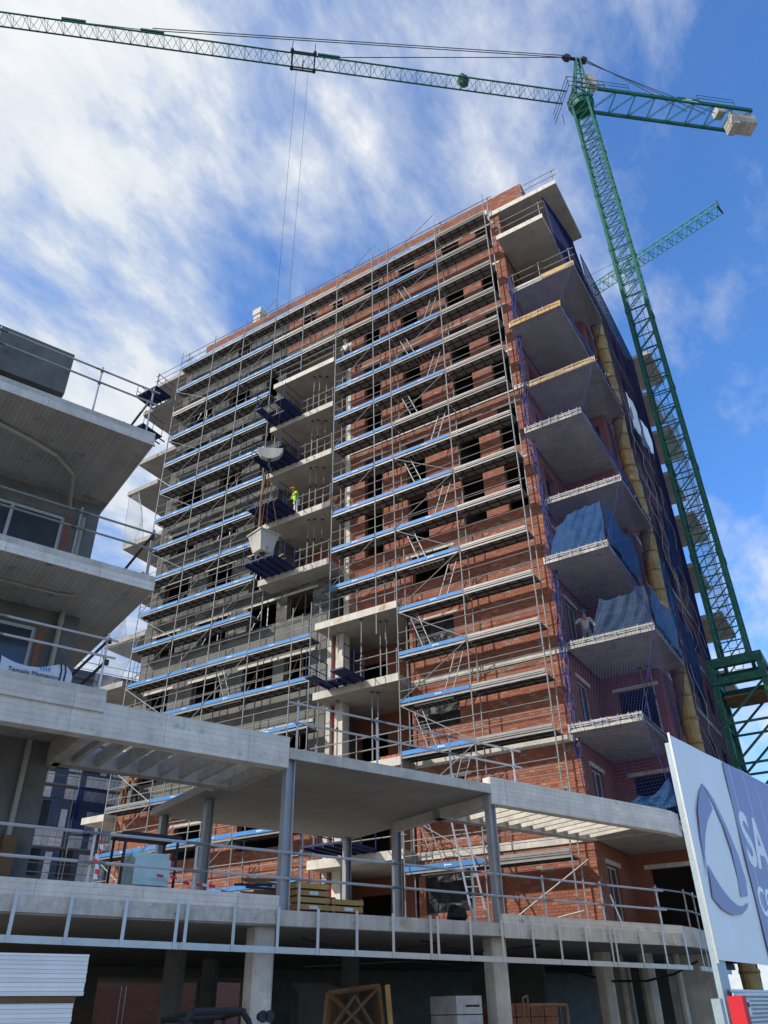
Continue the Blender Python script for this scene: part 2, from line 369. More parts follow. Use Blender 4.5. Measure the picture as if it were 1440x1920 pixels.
# dark sheets in the lower right windows, props seen in the left ones
for i in (0, 2, 3):
    o = (-5.85, -4.0, FL[i]+1.15, FL[i]+2.45); mb = MB(); n = 10
    vs = [(o[0]+.02+(o[1]-o[0]-.04)*a/n, 1.06+.05*math.sin(a*1.7+i)*math.sin(b*.9+a*.3), o[2]+(o[3]-o[2])*b/n) for b in range(n+1) for a in range(n+1)]
    mb.add(vs, [(b*(n+1)+a, b*(n+1)+a+1, (b+1)*(n+1)+a+1, (b+1)*(n+1)+a) for b in range(n) for a in range(n)])
    mb.build('window_sheet', 'black_plastic', tower)
for (a, b, z0, z1) in win_l:
    if z1 < 9: continue
    bars = [((a+.06, 1.2, z0), (a+.06, 1.2, z1), .04), ((b-.06, 1.2, z0), (b-.06, 1.2, z1), .04)]
    if random.random() < .7: bars += [((a+.1, 1.2, z0+.05), (a+(b-a)*.45, 1.2, z1-.05), .03), ((a+(b-a)*.62, 1.2, z0), (a+(b-a)*.62, 1.2, z1), .03)]
    m_ = random.choice(['wood_brown', 'wood_brown', 'galv'])
    for p0, p1, r_ in bars: MB().bar(p0, p1, r_).build('timber_brace', m_, tower)
# floors inside, core
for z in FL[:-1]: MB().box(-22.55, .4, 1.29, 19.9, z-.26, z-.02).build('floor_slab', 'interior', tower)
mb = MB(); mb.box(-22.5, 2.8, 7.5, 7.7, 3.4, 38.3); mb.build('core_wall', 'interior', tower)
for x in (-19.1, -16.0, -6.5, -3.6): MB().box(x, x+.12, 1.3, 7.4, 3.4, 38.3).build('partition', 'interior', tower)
# left end wall, rear wall
MB().box(-22.6, -22.35, 1.28, 20, 3.35, 38.3).build('side_wall', 'render_grey', tower)
MB().box(-22.35, 2.65, 19.8, 20, 3.35, 38.3).build('rear_wall', 'brick_flat', tower)
# roof, parapet, chimney
MB().box(-22.7, 0.0, .9, 20, 38.56, 38.95).build('roof_slab', 'concrete', tower)
MB().box(-22.75, -.1, .78, .9, 38.62, 39.0).build('roof_edge', 'concrete', tower)
mb = MB(); mb.box(-22.0, 1.75, 1.75, 2.0, 38.95, 41.1); mb.box(1.5, 1.75, 2.0, 14, 38.97, 41.1); mb.box(-22.0, -21.75, 2.0, 14, 38.95, 41.1); p = mb.build('parapet', 'mortar', tower)
mb = MB(); bricks(mb, -22.0, 1.75, 38.96, 41.1, 1.75, []); mb.build('parapet_brick', 'brick', p, kind='stuff')
MB().box(-.1, 1.85, 1.3, 1.74, 39.0, 39.35).build('roof_block', 'concrete_rough', tower)
mb = MB(); mb.box(-19.45, -18.85, 3.4, 4.0, 39, 44.2); mb.box(-19.52, -18.78, 3.33, 4.07, 44.2, 44.75); mb.build('chimney', 'concrete', tower)

# recessed balcony bay ---------------------------------------------------
def recess(x0, x1, z, zc, nm, rust=False):
    """one floor of the recessed bay: slab in front, back wall with door openings, columns"""
    MB().box(x0, x1, -.02, 3.2, z-.30, z).build('balcony_slab', 'concrete_slab_shaded', tower)
    MB().box(x0-.015, x1+.015, -.045, -.021, z-.31, z+.01).build('slab_edge', 'concrete_rust' if rust else 'concrete', tower)  # strip added so the slab front keeps the lighter, unshaded concrete
    mb = MB(); w = x1-x0; wall(mb, 'x', x0, x1, z+.001, zc-.301, 3.2, 3.4, [(x0+.25, x0+1.7, z, z+2.2), (x1-1.35, x1-.25, z, z+2.3)])
    mb.build('recess_wall', 'brick_flat', tower)
for i in range(5, 10): recess(-13.9, -9.7, FL[i], FL[i+1], i)
MB().box(-13.9, -9.7, .95, 3.2, 35.1, 35.4).build('balcony_slab', 'concrete', tower)
for i in range(0, 5): recess(-10.33, -6.13, FL[i]-(.001 if i else -.002), FL[i+1], i, rust=i in (4, 3))
MB().box(-13.9, -13.7, 1.29, 3.2, 19.45, 35.1).build('recess_side', 'render_grey', tower)
MB().box(-9.5, -9.2, .96, 1.4, 16.26, 35.1).build('column', 'concrete', tower)
MB().box(-9.2, -9.05, 1.4, 3.4, 16.26, 35.1).build('recess_side', 'brick_flat', tower)
MB().box(-9.85, -9.45, .9, 1.4, 3.36, 16.0).build('column', 'concrete', tower)
MB().box(-10.32, -10.1, .9, 1.3, 3.36, 16.0).build('column', 'concrete', tower)
MB().tube((-9.98, 1.1, 3.4), (-9.98, 1.1, 15.9), .055, 8).build('drain_pipe', 'red', tower)
MB().box(-6.12, -5.98, 1.3, 3.4, 3.36, 16.2).build('recess_side', 'brick_flat', tower)
MB().box(-10.5, -10.34, 1.3, 3.4, 3.36, 19.2).build('recess_side', 'render_grey', tower)
# a white framed door with blue film on the second floor recess
mb = MB(); mb.box(-7.55, -7.5, 3.0, 3.19, 6.55, 8.8); mb.box(-6.45, -6.4, 3.0, 3.19, 6.55, 8.8); mb.box(-7.5, -6.45, 3.0, 3.19, 8.74, 8.8); d = mb.build('door_frame', 'frame_white', tower)
MB().box(-7.3, -6.5, 3.1, 3.14, 7.3, 8.45).build('door_film', 'toe_blue', d)

# right-hand corner balconies and body -----------------------------------
bal = {}
for i in range(1, 12):
    z = FL[i]; A = i % 2 == 0
    x0, x1, y0, y1 = (.5, 3.0, 0.0, 4.6) if A else (.6, 3.8, .92, 5.2)
    if i == 11: x0, x1, y1, z = -.1, 3.82, 5.0, 38.72
    if i == 1: x0, x1, y0, y1 = .55, 3.35, 1.0, 5.0
    bal[i] = (x0, x1, y0, y1, z)
    mbx = MB(); mbx.box(x0, x1, y0, y1, z-.27, z); mbx.build('balcony_slab', 'concrete_slab_shaded', tower)
    MB().box(x0-.02, x1+.02, y0-.03, y0, z-.285, z+.012).build('slab_edge', 'concrete_rough', tower)
    if i == 11: MB().box(x0, x1-.1, y0+.1, y1, z+.001, z+.1).build('roof_upstand', 'concrete_rough', tower)
for i, a, b, m in ((9, 2.2, 3.85, 'wood_pale'), (8, .55, 3.05, 'wood'), (7, .62, 3.84, 'wood_pale')):
    x0, x1, y0, y1, z = bal[i]; MB().box(a, b, y0-.075, y0-.032, z-.30, z+.03).build('formwork_board', m, tower)
mb = MB(); wall(mb, 'y', 1.28, 4.6, 3.35, 38.3, .2, .45, [(2.0, 3.2, FL[i]+.05, FL[i]+2.3) for i in range(0, 11)]); mb.build('side_wall', 'brick_flat', tower)
# brick quoin at the corner so that the brickwork turns the corner
mb = MB()
z = 3.36
while z < 38.2:
    for k in range(3):
        c = brick_colour() if random.random() > .25 else (.24, .22, .2); mb.box(.45, .462, 1.0+.1*k+.003, 1.1+.1*k-.003, z, z+.09, c)
    z += .1
mb.build('corner_brick', 'brick', tower, kind='stuff')
mb = MB(); wall(mb, 'x', .45, 2.9, 3.35, 38.3, 4.6, 4.85, [(1.15, 2.6, FL[i]+.05, FL[i]+2.35) for i in range(0, 11)]); mb.build('front_wall', 'brick_flat', tower)
ro = []
for i in range(0, 11): ro += [(6.6, 7.8, FL[i]+.9, FL[i]+2.3), (9.4, 10.6, FL[i]+.9, FL[i]+2.3), (12.4, 13.6, FL[i]+.1, FL[i]+2.3), (15.2, 16.2, FL[i]+.9, FL[i]+2.3)]
mb = MB(); wall(mb, 'y', 4.85, 19.8, 3.35, 38.3, 2.65, 2.9, ro); mb.build('side_wall', 'brick_flat', tower)
for z in FL[1:]: MB().box(2.9, 2.96, 5.3, 16.1, z-.26, z-.02).build('floor_band', 'concrete', tower)
MB().box(-.1, 2.95, 5.0, 20, 38.35, 38.95).build('roof_slab', 'concrete', tower)
for (a, b, z0, z1) in ro:
    if z0 < 3.5: continue
    f = MB(); f.box(2.78, 2.84, a, a+.07, z0, z1); f.box(2.78, 2.84, b-.07, b, z0, z1); f.box(2.78, 2.84, a+.07, b-.07, z1-.07, z1); f.box(2.78, 2.84, (a+b)/2-.03, (a+b)/2+.03, z0, z1-.07); w = f.build('window', 'steel_dark', tower)
    MB().box(2.79, 2.81, a+.07, b-.07, z0, z1-.07).build('pane', 'glass_dark', w)
for i in range(4, 12): # rear balconies on the far side of the right face
    z = FL[i] if i < 11 else 38.7
    MB().box(2.9, 4.5 if i % 2 else 3.9, 16.3, 19.8, z-.27, z).build('balcony_slab', 'concrete_slab_shaded', tower)
# left-hand end balconies
for i in range(3, 12):
    z = FL[i] if i < 11 else 38.72; A = i % 2 == 0
    MB().box(-25.2 if A else -25.9, -22.62, .02 if A else .95, 4.8, z-.3, z).build('balcony_slab', 'concrete_slab_shaded', tower)
MB().box(-24.2, -22.62, .3, 4.6, 9.45, 9.75).build('balcony_slab', 'concrete', tower)
# door frames and glazing behind the balcony of the ground terrace
for i in range(0, 5):
    z = FL[i]; f = MB(); f.box(.3, .36, 2.0, 2.06, z+.06, z+2.29); f.box(.3, .36, 3.14, 3.2, z+.06, z+2.29); f.box(.3, .36, 2.06, 3.14, z+2.23, z+2.29); f.box(.3, .36, 2.57, 2.63, z+.06, z+2.23); d = f.build('window_frame', 'frame_white', tower)
    MB().box(.32, .34, 2.06, 3.14, z+.06, z+2.23).build('pane', 'glass_dark', d)
    MB().box(.98, 2.78, 4.55, 4.62, z+2.36, z+2.5).build('lintel', 'concrete', tower)
    MB().box(.44, .5, 1.8, 3.4, z+2.31, z+2.45).build('lintel', 'concrete', tower)

# ------------------------------------------------------------------ scaffolding
ZR = [37.75-2*k for k in range(17)]
deckm = {}
def deck_mesh(L, hatch=False):
    if (L, hatch) in deckm: return deckm[(L, hatch)]
    mb = MB(); h0, h1 = (.9, L-.9) if hatch else (None, None)
    for y0, y1 in ((.0, .345), (.365, .71)):
        mb.box(.03, L-.03, y0, y1, -.03, 0.)
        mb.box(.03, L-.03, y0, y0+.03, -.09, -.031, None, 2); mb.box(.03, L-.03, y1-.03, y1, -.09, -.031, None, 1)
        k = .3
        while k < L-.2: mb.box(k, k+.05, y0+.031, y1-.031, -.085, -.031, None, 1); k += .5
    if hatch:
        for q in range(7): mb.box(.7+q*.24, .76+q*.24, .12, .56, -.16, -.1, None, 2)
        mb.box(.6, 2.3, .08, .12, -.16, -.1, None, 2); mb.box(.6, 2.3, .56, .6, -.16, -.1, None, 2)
    deckm[(L, hatch)] = mb.mesh('deck', ['deck', 'deck_under', 'alu']); return deckm[(L, hatch)]
toem = {}
def toe_mesh(L, blue):
    if (L, blue) in toem: return toem[(L, blue)]
    mb = MB(); mb.box(.04, L-.04, -.035, -.01, .005, .165)
    if blue and L > 1.5:
        c = L*.55
        mb.box(c-.11, c-.06, -.0385, -.036, .05, .12, None, 1); mb.box(c-.03, c+.17, -.0385, -.036, .07, .10, None, 1)
    if not blue: mb.box(.04, L-.04, -.055, -.036, .06, .075)
    toem[(L, blue)] = mb.mesh('toe_board', ['toe_blue' if blue else 'alu', 'white_mark']); return toem[(L, blue)]
railm = {}
def rail_mesh(L):
    if L not in railm: mb = MB(); mb.tube((0, 0, 0), (L, 0, 0), .016); railm[L] = mb.mesh('guard_rail', 'galv')
    return railm[L]
tm = MB(); tm.tube((0, 0, -.05), (0, .73, -.05), .024); TRANS = tm.mesh('transom', 'galv')
def brace_mesh(L, up): 
    mb = MB(); mb.tube((0, -.05, 0.05 if up else 1.95), (L, -.05, 1.95 if up else .05), .02); return mb.mesh('brace', 'galv')
BRM = {}
ldm = MB()
for x in (0, .36): ldm.bar((x, 0, 0), (x+.75, .0, 2.0), .024)
for k in range(1, 8): ldm.tube((.75*k/8, 0, .25*k), (.36+.75*k/8, 0, .25*k), .014)
LADR = ldm.mesh('ladder', 'alu')
ldm = MB()
for x in (0, .36): ldm.bar((x+.75, 0, 0), (x, .0, 2.0), .024)
for k in range(1, 8): ldm.tube((.75-.75*k/8, 0, .25*k), (1.11-.75*k/8, 0, .25*k), .014)
LADL = ldm.mesh('ladder', 'alu')
def axis(sc, x, ztop, zbot):
    for y, top in ((0, ztop), (.73, ztop-.0)):
        mb = MB(); mb.tube((x, y, zbot), (x, y, top), .029, 8)
        z = zbot+1.0
        while z < top-.3: mb.tube((x, y, z-.05), (x, y, z+.05), .038, 8); z += 2.0
        mb.build('standard', 'galv', sc)
def bay(sc, x, L, k, blue=True, brace=0, inner=True, hatch=False, deck=True, ladder=0, transom=True):
    z = ZR[k]
    if deck:
        d = link('deck', deck_mesh(L, hatch), sc, (x, 0, z+random.uniform(-.012, .012)))
        link('toe_board', toe_mesh(L, blue), d, (x, random.uniform(-.012, 0), z+random.uniform(-.01, .02)))
    for y_, h_ in ((-.03, .5), (-.03, 1.0), (.74, .95))[:3 if inner else 2]: link('guard_rail', rail_mesh(L), sc, (x, y_, z+h_+random.uniform(-.012, .012)))
    if transom: link('transom', TRANS, sc, (x, 0, z))
    if brace:
        key = (L, brace)
        if key not in BRM: BRM[key] = brace_mesh(L, brace > 0)
        link('brace', BRM[key], sc, (x, 0, z))
    if ladder: link('ladder', LADR if ladder > 0 else LADL, sc, (x+(1.75 if ladder > 0 else .35), .3, z))
sR = thing('scaffold', 'steel scaffold with blue and silver boards on the red brick wall of the tower', 'scaffold', (-3, 0, 3.36))
for x, zt, zb in ((0, 39.3, 3.36), (-3, 39.3, 3.36), (-6.1, 39.3, 3.36), (-7.14, 39.3, 15.0), (-9.6, 39.3, 15.0)): axis(sR, x, zt, zb)
for k in range(17):
    bay(sR, -3, 3.0, k, blue=False, inner=k > 8, deck=k not in (15,))
    bay(sR, -6.1, 3.1, k, blue=not (k == 6), brace=(1 if k % 2 else -1) if k > 7 else (1 if k % 2 == 0 else 0), hatch=k % 3 == 1, ladder=(1 if k % 2 else -1) if k > 1 else 0, inner=k > 8)
    link('transom', TRANS, sR, (0, 0, ZR[k]))
    if k <= 10:
        bay(sR, -7.14, 1.04, k, inner=False); bay(sR, -9.6, 2.46, k, blue=k > 2, brace=1 if k % 2 == 0 else 0, inner=False)
sL = thing('scaffold', 'steel scaffold with blue boards on the grey block wall of the tower', 'scaffold', (-18, 0, 3.36))
for x in (-22.25, -19.31, -16.75, -14.2): axis(sL, x, 39.2, 3.36)
for x in (-12.0,): axis(sL, x, 39.2, 32.4)
for x in (-11.65, -10.6): axis(sL, x, 17.4, 3.36)
for k in range(17):
    bay(sL, -22.25, 2.94, k, blue=k not in (2, 14), brace=(1 if k % 2 else -1) if k > 1 else 0, inner=k > 8)
    bay(sL, -19.31, 2.56, k, brace=1 if k % 2 else 0, inner=k > 8)
    bay(sL, -16.75, 2.55, k, hatch=True, brace=1 if k % 2 == 0 else 0, inner=k > 8, ladder=-1 if k in (12, 14) else 0)
    link('transom', TRANS, sL, (-14.2, 0, ZR[k]))
    if k < 3: bay(sL, -14.2, 2.2, k, blue=k != 1, inner=False); bay(sL, -12.0, 2.4, k, blue=False, inner=False)
    if 11 <= k: bay(sL, -14.2, 2.55, k); bay(sL, -11.65, 1.05, k)
# roof rails above the scaffold
def guardrail(name, pts, z, label, heights=(.5, 1.0), ph=1.12, mat_='galv', r=.024, posts=None, cat='guard rail', group=None, over=.25, zs=None):
    """tube railing: posts at pts (world xy), rails along them"""
    t = thing(name, label, cat, (*pts[0][:2], z), group)
    for p in (posts or pts):
        mb = MB(); mb.tube((p[0], p[1], z), (p[0], p[1], z+ph), r); 
        for h in heights: mb.tube((p[0], p[1], z+h-.035), (p[0], p[1], z+h+.035), r*1.7)
        mb.build('post', mat_, t)
    for h in heights:
        for a, b in zip(pts, pts[1:]):
            a, b = Vector((*a[:2], z+h)), Vector((*b[:2], z+h)); d = (b-a).normalized()*over
            n = Vector((d.y, -d.x, 0)).normalized()*r*1.6
            MB().tube(a-d+n, b+d+n, r).build('rail', mat_, t)
    return t
guardrail('guard_rail', [(-22.6, .85), (-16, .85), (-9.5, .85), (-3, .85), (0, .85)], 39.0, 'long tube guard rail along the front edge of the tower roof', (.45, .95))
guardrail('guard_rail', [(1.9, 1.05), (3.7, 1.05)], 38.74, 'short tube guard rail on the roof slab corner at the top right', (.55, 1.0), 1.25)
guardrail('guard_rail', [(-25.7, 1.1), (-22.7, 1.1)], 38.74, 'short tube guard rail on the roof slab at the far left end', (.5, 1.0), 1.2)
x0, x1, y0, y1, z = bal[10]; guardrail('guard_rail', [(.7, y0+.08), (2.9, y0+.08)], z, 'tube guard rail on the highest corner balcony under the roof slab', (.5, 1.0), 1.15)
x0, x1, y0, y1, z = bal[9]; guardrail('guard_rail', [(.7, y0+.08), (2.1, y0+.08), (3.7, y0+.08)], z, 'tube guard rail on the corner balcony with the half length pale formwork board', (.5, 1.0), 1.15)
for n, i in enumerate(range(9, 4, -1)):
    z = FL[i]; guardrail('guard_rail', [(-13.6 if i == 9 else -11.5, .1), (-9.8, .1)], z, 'tube guard rail on the %s recessed balcony of the middle bay' % ORD[n], (.5, 1.0), 1.15)
guardrail('guard_rail', [(-10.2, .1), (-8.2, .1), (-6.25, .1)], FL[4], 'tube guard rail on the rust stained balcony slab of the lower recess', (.5, 1.0), 1.15)
guardrail('guard_rail', [(-8.0, .1), (-6.25, .1)], FL[3], 'tube guard rail beside the blue platform of the lower recess', (.5, 1.0), 1.15)
guardrail('guard_rail', [(-10.2, .1), (-8.2, .1), (-6.25, .1)], FL[2], 'tube guard rail on the recessed balcony just above the terrace roof', (.5, 1.0), 1.15)
guardrail('guard_rail', [(-10.2, .15), (-6.25, .15)], FL[1], 'tube guard rail on the recessed balcony seen under the terrace roof', (.5, 1.0), 1.15)

# steel props in the recesses
def prop(loc, h, label):
    t = thing('steel_prop', label, 'prop', loc)
    MB().tube((0, 0, 0), (0, 0, h*.62), .032, 8).build('outer_tube', 'galv', t, loc)
    MB().tube((0, 0, h*.62), (0, 0, h-.012), .024, 8).build('inner_tube', 'galv', t, loc)
    MB().tube((0, 0, h*.56), (0, 0, h*.62), .05, 8).build('collar', 'steel_dark', t, loc)
    mb = MB(); mb.box(-.07, .07, -.07, .07, 0, .012); mb.box(-.07, .07, -.07, .07, h-.012, h-.002); mb.build('end_plate', 'steel_dark', t, loc)
    return t
for n, i in enumerate((8, 7, 6, 5)):
    H = FL[i+1]-.30-FL[i]
    for w, x, y in (('left', -11.35, .45), ('middle', -11.05, .55), ('right', -10.75, .8)):
        prop((x, y, FL[i]), H, '%s of three steel props under the %s recessed balcony slab' % (w, ORD[n]))
for i, nm, xs in ((3, 'rust stained slab of the lower recess', ((-8.0, .15), (-7.45, .8), (-7.2, .9))), (2, 'slab under the low blue platform', ((-7.7, .5), (-7.55, .7), (-9.5, .6)))):
    H = FL[i+1]-.302-FL[i]
    for w, (x, y) in zip(('first', 'second', 'third'), xs): prop((x, y, FL[i]), H, '%s steel prop under the %s' % (w, nm))

# loading platforms
def platform(x0, x1, y0, y1, z, label, hole=False, arm=True, m='navy'):
    t = thing('loading_platform', label, 'platform', (x0, y1, z))
    mb = MB()
    if hole:
        mb.box(x0, x1, y1-.75, y1, z, z+.07); mb.box(x0, x0+.4, y0, y1-.75, z, z+.07); mb.box(x1-.65, x1, y0, y1-.75, z, z+.07)
    else: mb.box(x0, x1, y0, y1, z, z+.07)
    mb.build('floor_panel', m, t)
    mb = MB(); k = x0+.1
    while k < x1: mb.box(k, k+.06, y1-.7 if hole else y0+.02, y1+.4, z-.07, z-.001); k += .42
    mb.build('bearer', m, t)
    for x in (x0+.02, x1-.02):
        mb = MB()
        for y in (y0+.05, (y0+y1)/2, y1-.05): mb.tube((x, y, z+.07), (x, y, z+1.1), .022)
        for h in (.55, 1.08): mb.tube((x, y0+.05, z+h), (x, y1-.05, z+h), .022)
        mb.build('side_rail', 'navy', t)
    return t
platform(-13.65, -11.7, -1.65, -.05, 29.0, 'navy loading platform with a square hole, highest in the recessed bay', hole=True)
platform(-13.7, -11.75, -1.6, -.05, 25.87, 'solid navy loading platform beside the hanging hook block')
platform(-13.7, -11.75, -1.55, -.05, 22.67, 'solid navy loading platform under the worker in the yellow jacket')
platform(-13.55, -11.65, -1.65, -.05, 19.47, 'dark loading platform with timber on it, just below the hanging skip')
platform(-9.6, -7.7, -1.6, -.05, 13.08, 'blue loading platform with a notch on the lower recessed balcony', hole=True)
platform(-9.1, -7.2, -2.1, -.05, 6.55, 'bright blue loading platform seen under the terrace roof slab', m='navy')
platform(-24.6, -22.7, -1.3, .0, 35.5, 'navy loading platform at the far left end near the tower top')
platform(-24.9, -22.9, -1.6, .0, 32.3, 'second navy loading platform at the far left end of the tower')
# timber on the dark platform
t = thing('timber_pile', 'untidy pile of boards on the dark loading platform below the skip', 'timber', (-12.6, -.9, 19.54))
for k in range(9):
    a = random.uniform(-.5, .5); c = Vector((-12.6+random.uniform(-.4, .4), -.95+random.uniform(-.3, .3), 19.57+.035*k)); d = Vector((math.cos(a), math.sin(a)*.6, 0))*.6
    MB().bar(c-d, c+d, .03).build('board', random.choice(['wood_brown', 'wood_pale']), t)
t = thing('timber_pile', 'brown timber leaning at the right end of the yellow jacket worker balcony', 'timber', (-10.1, .6, FL[6]))
for k in range(6): MB().bar((-10.9+.12*k, .6+.04*k, FL[6]+.03), (-10.2+.1*k, .7, FL[6]+.75), .03).build('board', 'wood_brown', t)
t = thing('brick_pallet', 'small stack of red hollow bricks on the balcony above the terrace roof', 'bricks', (-6.9, .7, FL[2]))
bm_ = MB(); bm_.box(0, .24, 0, .11, 0, .095, (.42, .15, .08)); bmm = bm_.mesh('brick', 'brick')
for r_ in range(3):
    for q in range(4): link('brick', bmm, t, (-7.4+.26*q, .55, FL[2]+.1*r_+.002)); link('brick', bmm, t, (-7.4+.26*q, .68, FL[2]+.1*r_+.002))

# ------------------------------------------------------------------ podium
pod = thing('podium', 'low concrete podium with terrace slab, roof slab, pergolas and columns in front of the tower', 'building', Fp(-3, -3, 0))
P2 = lambda s, o: Fp(s, o)[:2]
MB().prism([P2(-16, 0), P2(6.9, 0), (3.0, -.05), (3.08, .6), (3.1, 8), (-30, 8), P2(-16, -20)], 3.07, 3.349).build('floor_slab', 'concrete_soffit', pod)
fm = lambda: MB(Fp)
fm().box(-16, -5.93, -.25, .03, 3.352, 3.60).build('upstand', 'concrete_board', pod)
fm().box(-16, -5.93, -.01, .05, 3.10, 3.351).build('slab_edge', 'concrete_rough', pod)
fm().box(-5.93, .04, -.01, .035, 3.08, 3.352).build('slab_edge', 'concrete_rust', pod)
fm().box(.04, 6.9, -.25, .03, 3.352, 3.55).build('upstand', 'concrete_board', pod)
fm().box(.04, 6.9, -.01, .05, 3.05, 3.351).build('slab_edge', 'concrete_rust', pod)
MB().prism([P2(6.9, .03), (3.02, -.02), (3.12, .6), (3.14, 8), (2.9, 8), (2.88, .7), P2(6.9, -.24)], 3.05, 3.55).build('upstand', 'concrete', pod)
# roof slab over the terrace
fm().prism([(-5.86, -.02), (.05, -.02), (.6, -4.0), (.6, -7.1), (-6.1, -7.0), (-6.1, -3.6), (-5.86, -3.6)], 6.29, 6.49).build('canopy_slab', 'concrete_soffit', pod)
fm().box(-5.86, .05, -.019, .02, 6.27, 6.50).build('slab_edge', 'concrete', pod)
fm().box(-16, -5.86, -.28, .0, 6.07, 6.73).build('fascia_beam', 'concrete_board', pod)
fm().box(.05, 6.95, -.28, .0, 6.03, 6.69).build('fascia_beam', 'concrete_board', pod)
fm().box(-10.1, -5.87, -2.5, -2.22, 6.07, 6.5).build('inner_beam', 'concrete', pod)
fm().box(.06, 6.35, -2.35, -2.05, 6.03, 6.5).build('inner_beam', 'concrete', pod)
fm().box(.06, .3, -4.2, -.29, 6.03, 6.28).build('cross_beam', 'concrete', pod)
fm().box(-6.15, -5.87, -2.21, -.29, 6.07, 6.5).build('cross_beam', 'concrete', pod)
for k in range(8): fm().box(-9.75+.47*k, -9.65+.47*k, -2.21, -.29, 6.12, 6.38).build('pergola_rib', 'concrete', pod)
for k in range(12): fm().box(.55+.49*k, .62+.49*k, -2.04, -.29, 6.06, 6.33).build('pergola_rib', 'concrete', pod)
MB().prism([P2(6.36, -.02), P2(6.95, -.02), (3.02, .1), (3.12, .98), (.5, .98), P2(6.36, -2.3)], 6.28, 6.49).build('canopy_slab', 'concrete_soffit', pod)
MB().prism([P2(6.95, 0), (3.10, -.02), (3.2, .35), (3.25, .99), (3.0, .99), (2.95, .4), P2(6.95, -.27)], 6.03, 6.69).build('fascia_beam', 'concrete_board', pod)
fm().box(-10.2, -9.95, -2.9, -.29, 6.07, 6.52).build('cross_beam', 'concrete', pod)
for (s, o) in ((-5.75, -.17), (-5.6, -4.4), (-5.8, -6.8), (.12, -.17), (.42, -4.5), (.3, -6.9)):
    b = fm(); b.box(s-.085, s+.085, o-.012, o+.012, 3.35, 6.28); b.box(s-.105, s-.0851, o-.095, o+.095, 3.35, 6.28); b.box(s+.0851, s+.105, o-.095, o+.095, 3.35, 6.28)
    b.build('steel_column', 'steel_grey', pod)
# lower columns and basement
for (s, o) in ((-6.05, -.42), (.12, -.42)):
    w = .22; c = .06; fm().prism([(s-w+c, o-w), (s+w-c, o-w), (s+w, o-w+c), (s+w, o+w-c), (s+w-c, o+w), (s-w+c, o+w), (s-w, o+w-c), (s-w, o-w+c)], 0, 3.069).build('concrete_column', 'concrete', pod)
for (x, y, w, m) in (Fp(-5.7, -5.2)[:2]+(.26, 'concrete_shaded'), Fp(.1, -6.4)[:2]+(.26, 'concrete_shaded'), (.15, .9, .3, 'concrete'), (1.0, 2.6, .24, 'concrete'), (1.7, 3.6, .12, 'concrete'), (.2, 2.6, .1, 'concrete_rough'), Fp(-11.5, -5)[:2]+(.3, 'concrete_shaded'), Fp(-2.6, -9.8)[:2]+(.26, 'concrete_shaded')):
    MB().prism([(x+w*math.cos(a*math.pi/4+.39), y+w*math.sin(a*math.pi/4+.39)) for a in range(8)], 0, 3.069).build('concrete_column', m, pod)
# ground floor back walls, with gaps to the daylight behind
fm().box(-16, -4.45, -14.3, -14.1, 0, 3.06).build('ground_floor_wall', 'concrete_shaded', pod)
fm().box(.75, 30, -14.3, -14.1, 0, 3.06).build('ground_floor_wall', 'concrete_shaded', pod)
fm().box(-4.45, .75, -14.3, -14.1, 2.78, 3.06).build('ground_floor_wall', 'concrete_shaded', pod)
fm().box(-.95, -.35, -14.28, -14.12, 0, 2.78).build('ground_floor_wall', 'concrete_shaded', pod)
fm().box(-2.1, -1.7, -14.28, -14.12, 0, 2.78).build('ground_floor_wall', 'concrete_shaded', pod)
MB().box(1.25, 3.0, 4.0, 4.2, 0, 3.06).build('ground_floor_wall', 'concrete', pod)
MB().box(-2.2, 1.2, 7.6, 7.8, 0, 3.06).build('ground_floor_wall', 'concrete_shaded', pod)
MB().box(-6, -3.2, 4.5, 4.7, 0, 3.06).build('ground_floor_wall', 'concrete_shaded', pod)
mb = MB()
for k in range(14): mb.box(-.55, -.3 if k % 2 else -.42, 3.0, 3.2, .2*k, .2*k+.19)
mb.box(-.299, .3, 3.0, 3.2, 0, 2.9); mb.build('toothed_wall', 'concrete_rough', pod)

# hanging galvanised frame below the slab edge
hf = thing('hanging_frame', 'long galvanised metal frame of straps and a channel hanging below the terrace slab edge', 'metal frame', Fp(-3, .1, 2.65))
for a, b in ((-14.0, -10.95), (-10.94, -7.95), (-7.94, -5.05), (-5.04, -2.14), (-2.13, .85), (.86, 3.75), (3.76, 6.9)):
    m_ = fm(); za, zb = 2.72-(a+11)*.010, 2.72-(b+11)*.010
    m_.hexa([(a, .06, za-.06), (b, .06, zb-.06), (b, .12, zb-.06), (a, .12, za-.06), (a, .06, za+.05), (b, .06, zb+.05), (b, .12, zb+.05), (a, .12, za+.05)])
    m_.build('channel', 'galv_bright', hf)
for s in (-12.7, -11.75, -10.82, -9.93, -8.99, -8.04, -7.86, -6.92, -5.99, -5.09, -4.16, -3.24, -2.23, -2.03, -1.08, -.12, .87, 1.8, 2.74, 3.66, 3.84, 4.85, 5.82, 6.76):
    zz_ = 2.72-(s+11)*.010; m_ = fm(); m_.box(s-.03, s+.03, .121, .133, zz_-.06, 3.40); m_.box(s-.03, s+.03, .05, .12, 3.2, 3.212); m_.build('strap', 'galv_bright', hf)
mb = MB(); mb.box(3.17, 3.23, .1, 4.0, 2.47, 2.58); mb.build('channel', 'galv_bright', hf)
for y in (.35, .95, 1.55, 2.3, 3.1): MB().box(3.231, 3.243, y-.03, y+.03, 2.48, 3.4).build('strap', 'galv_bright', hf)

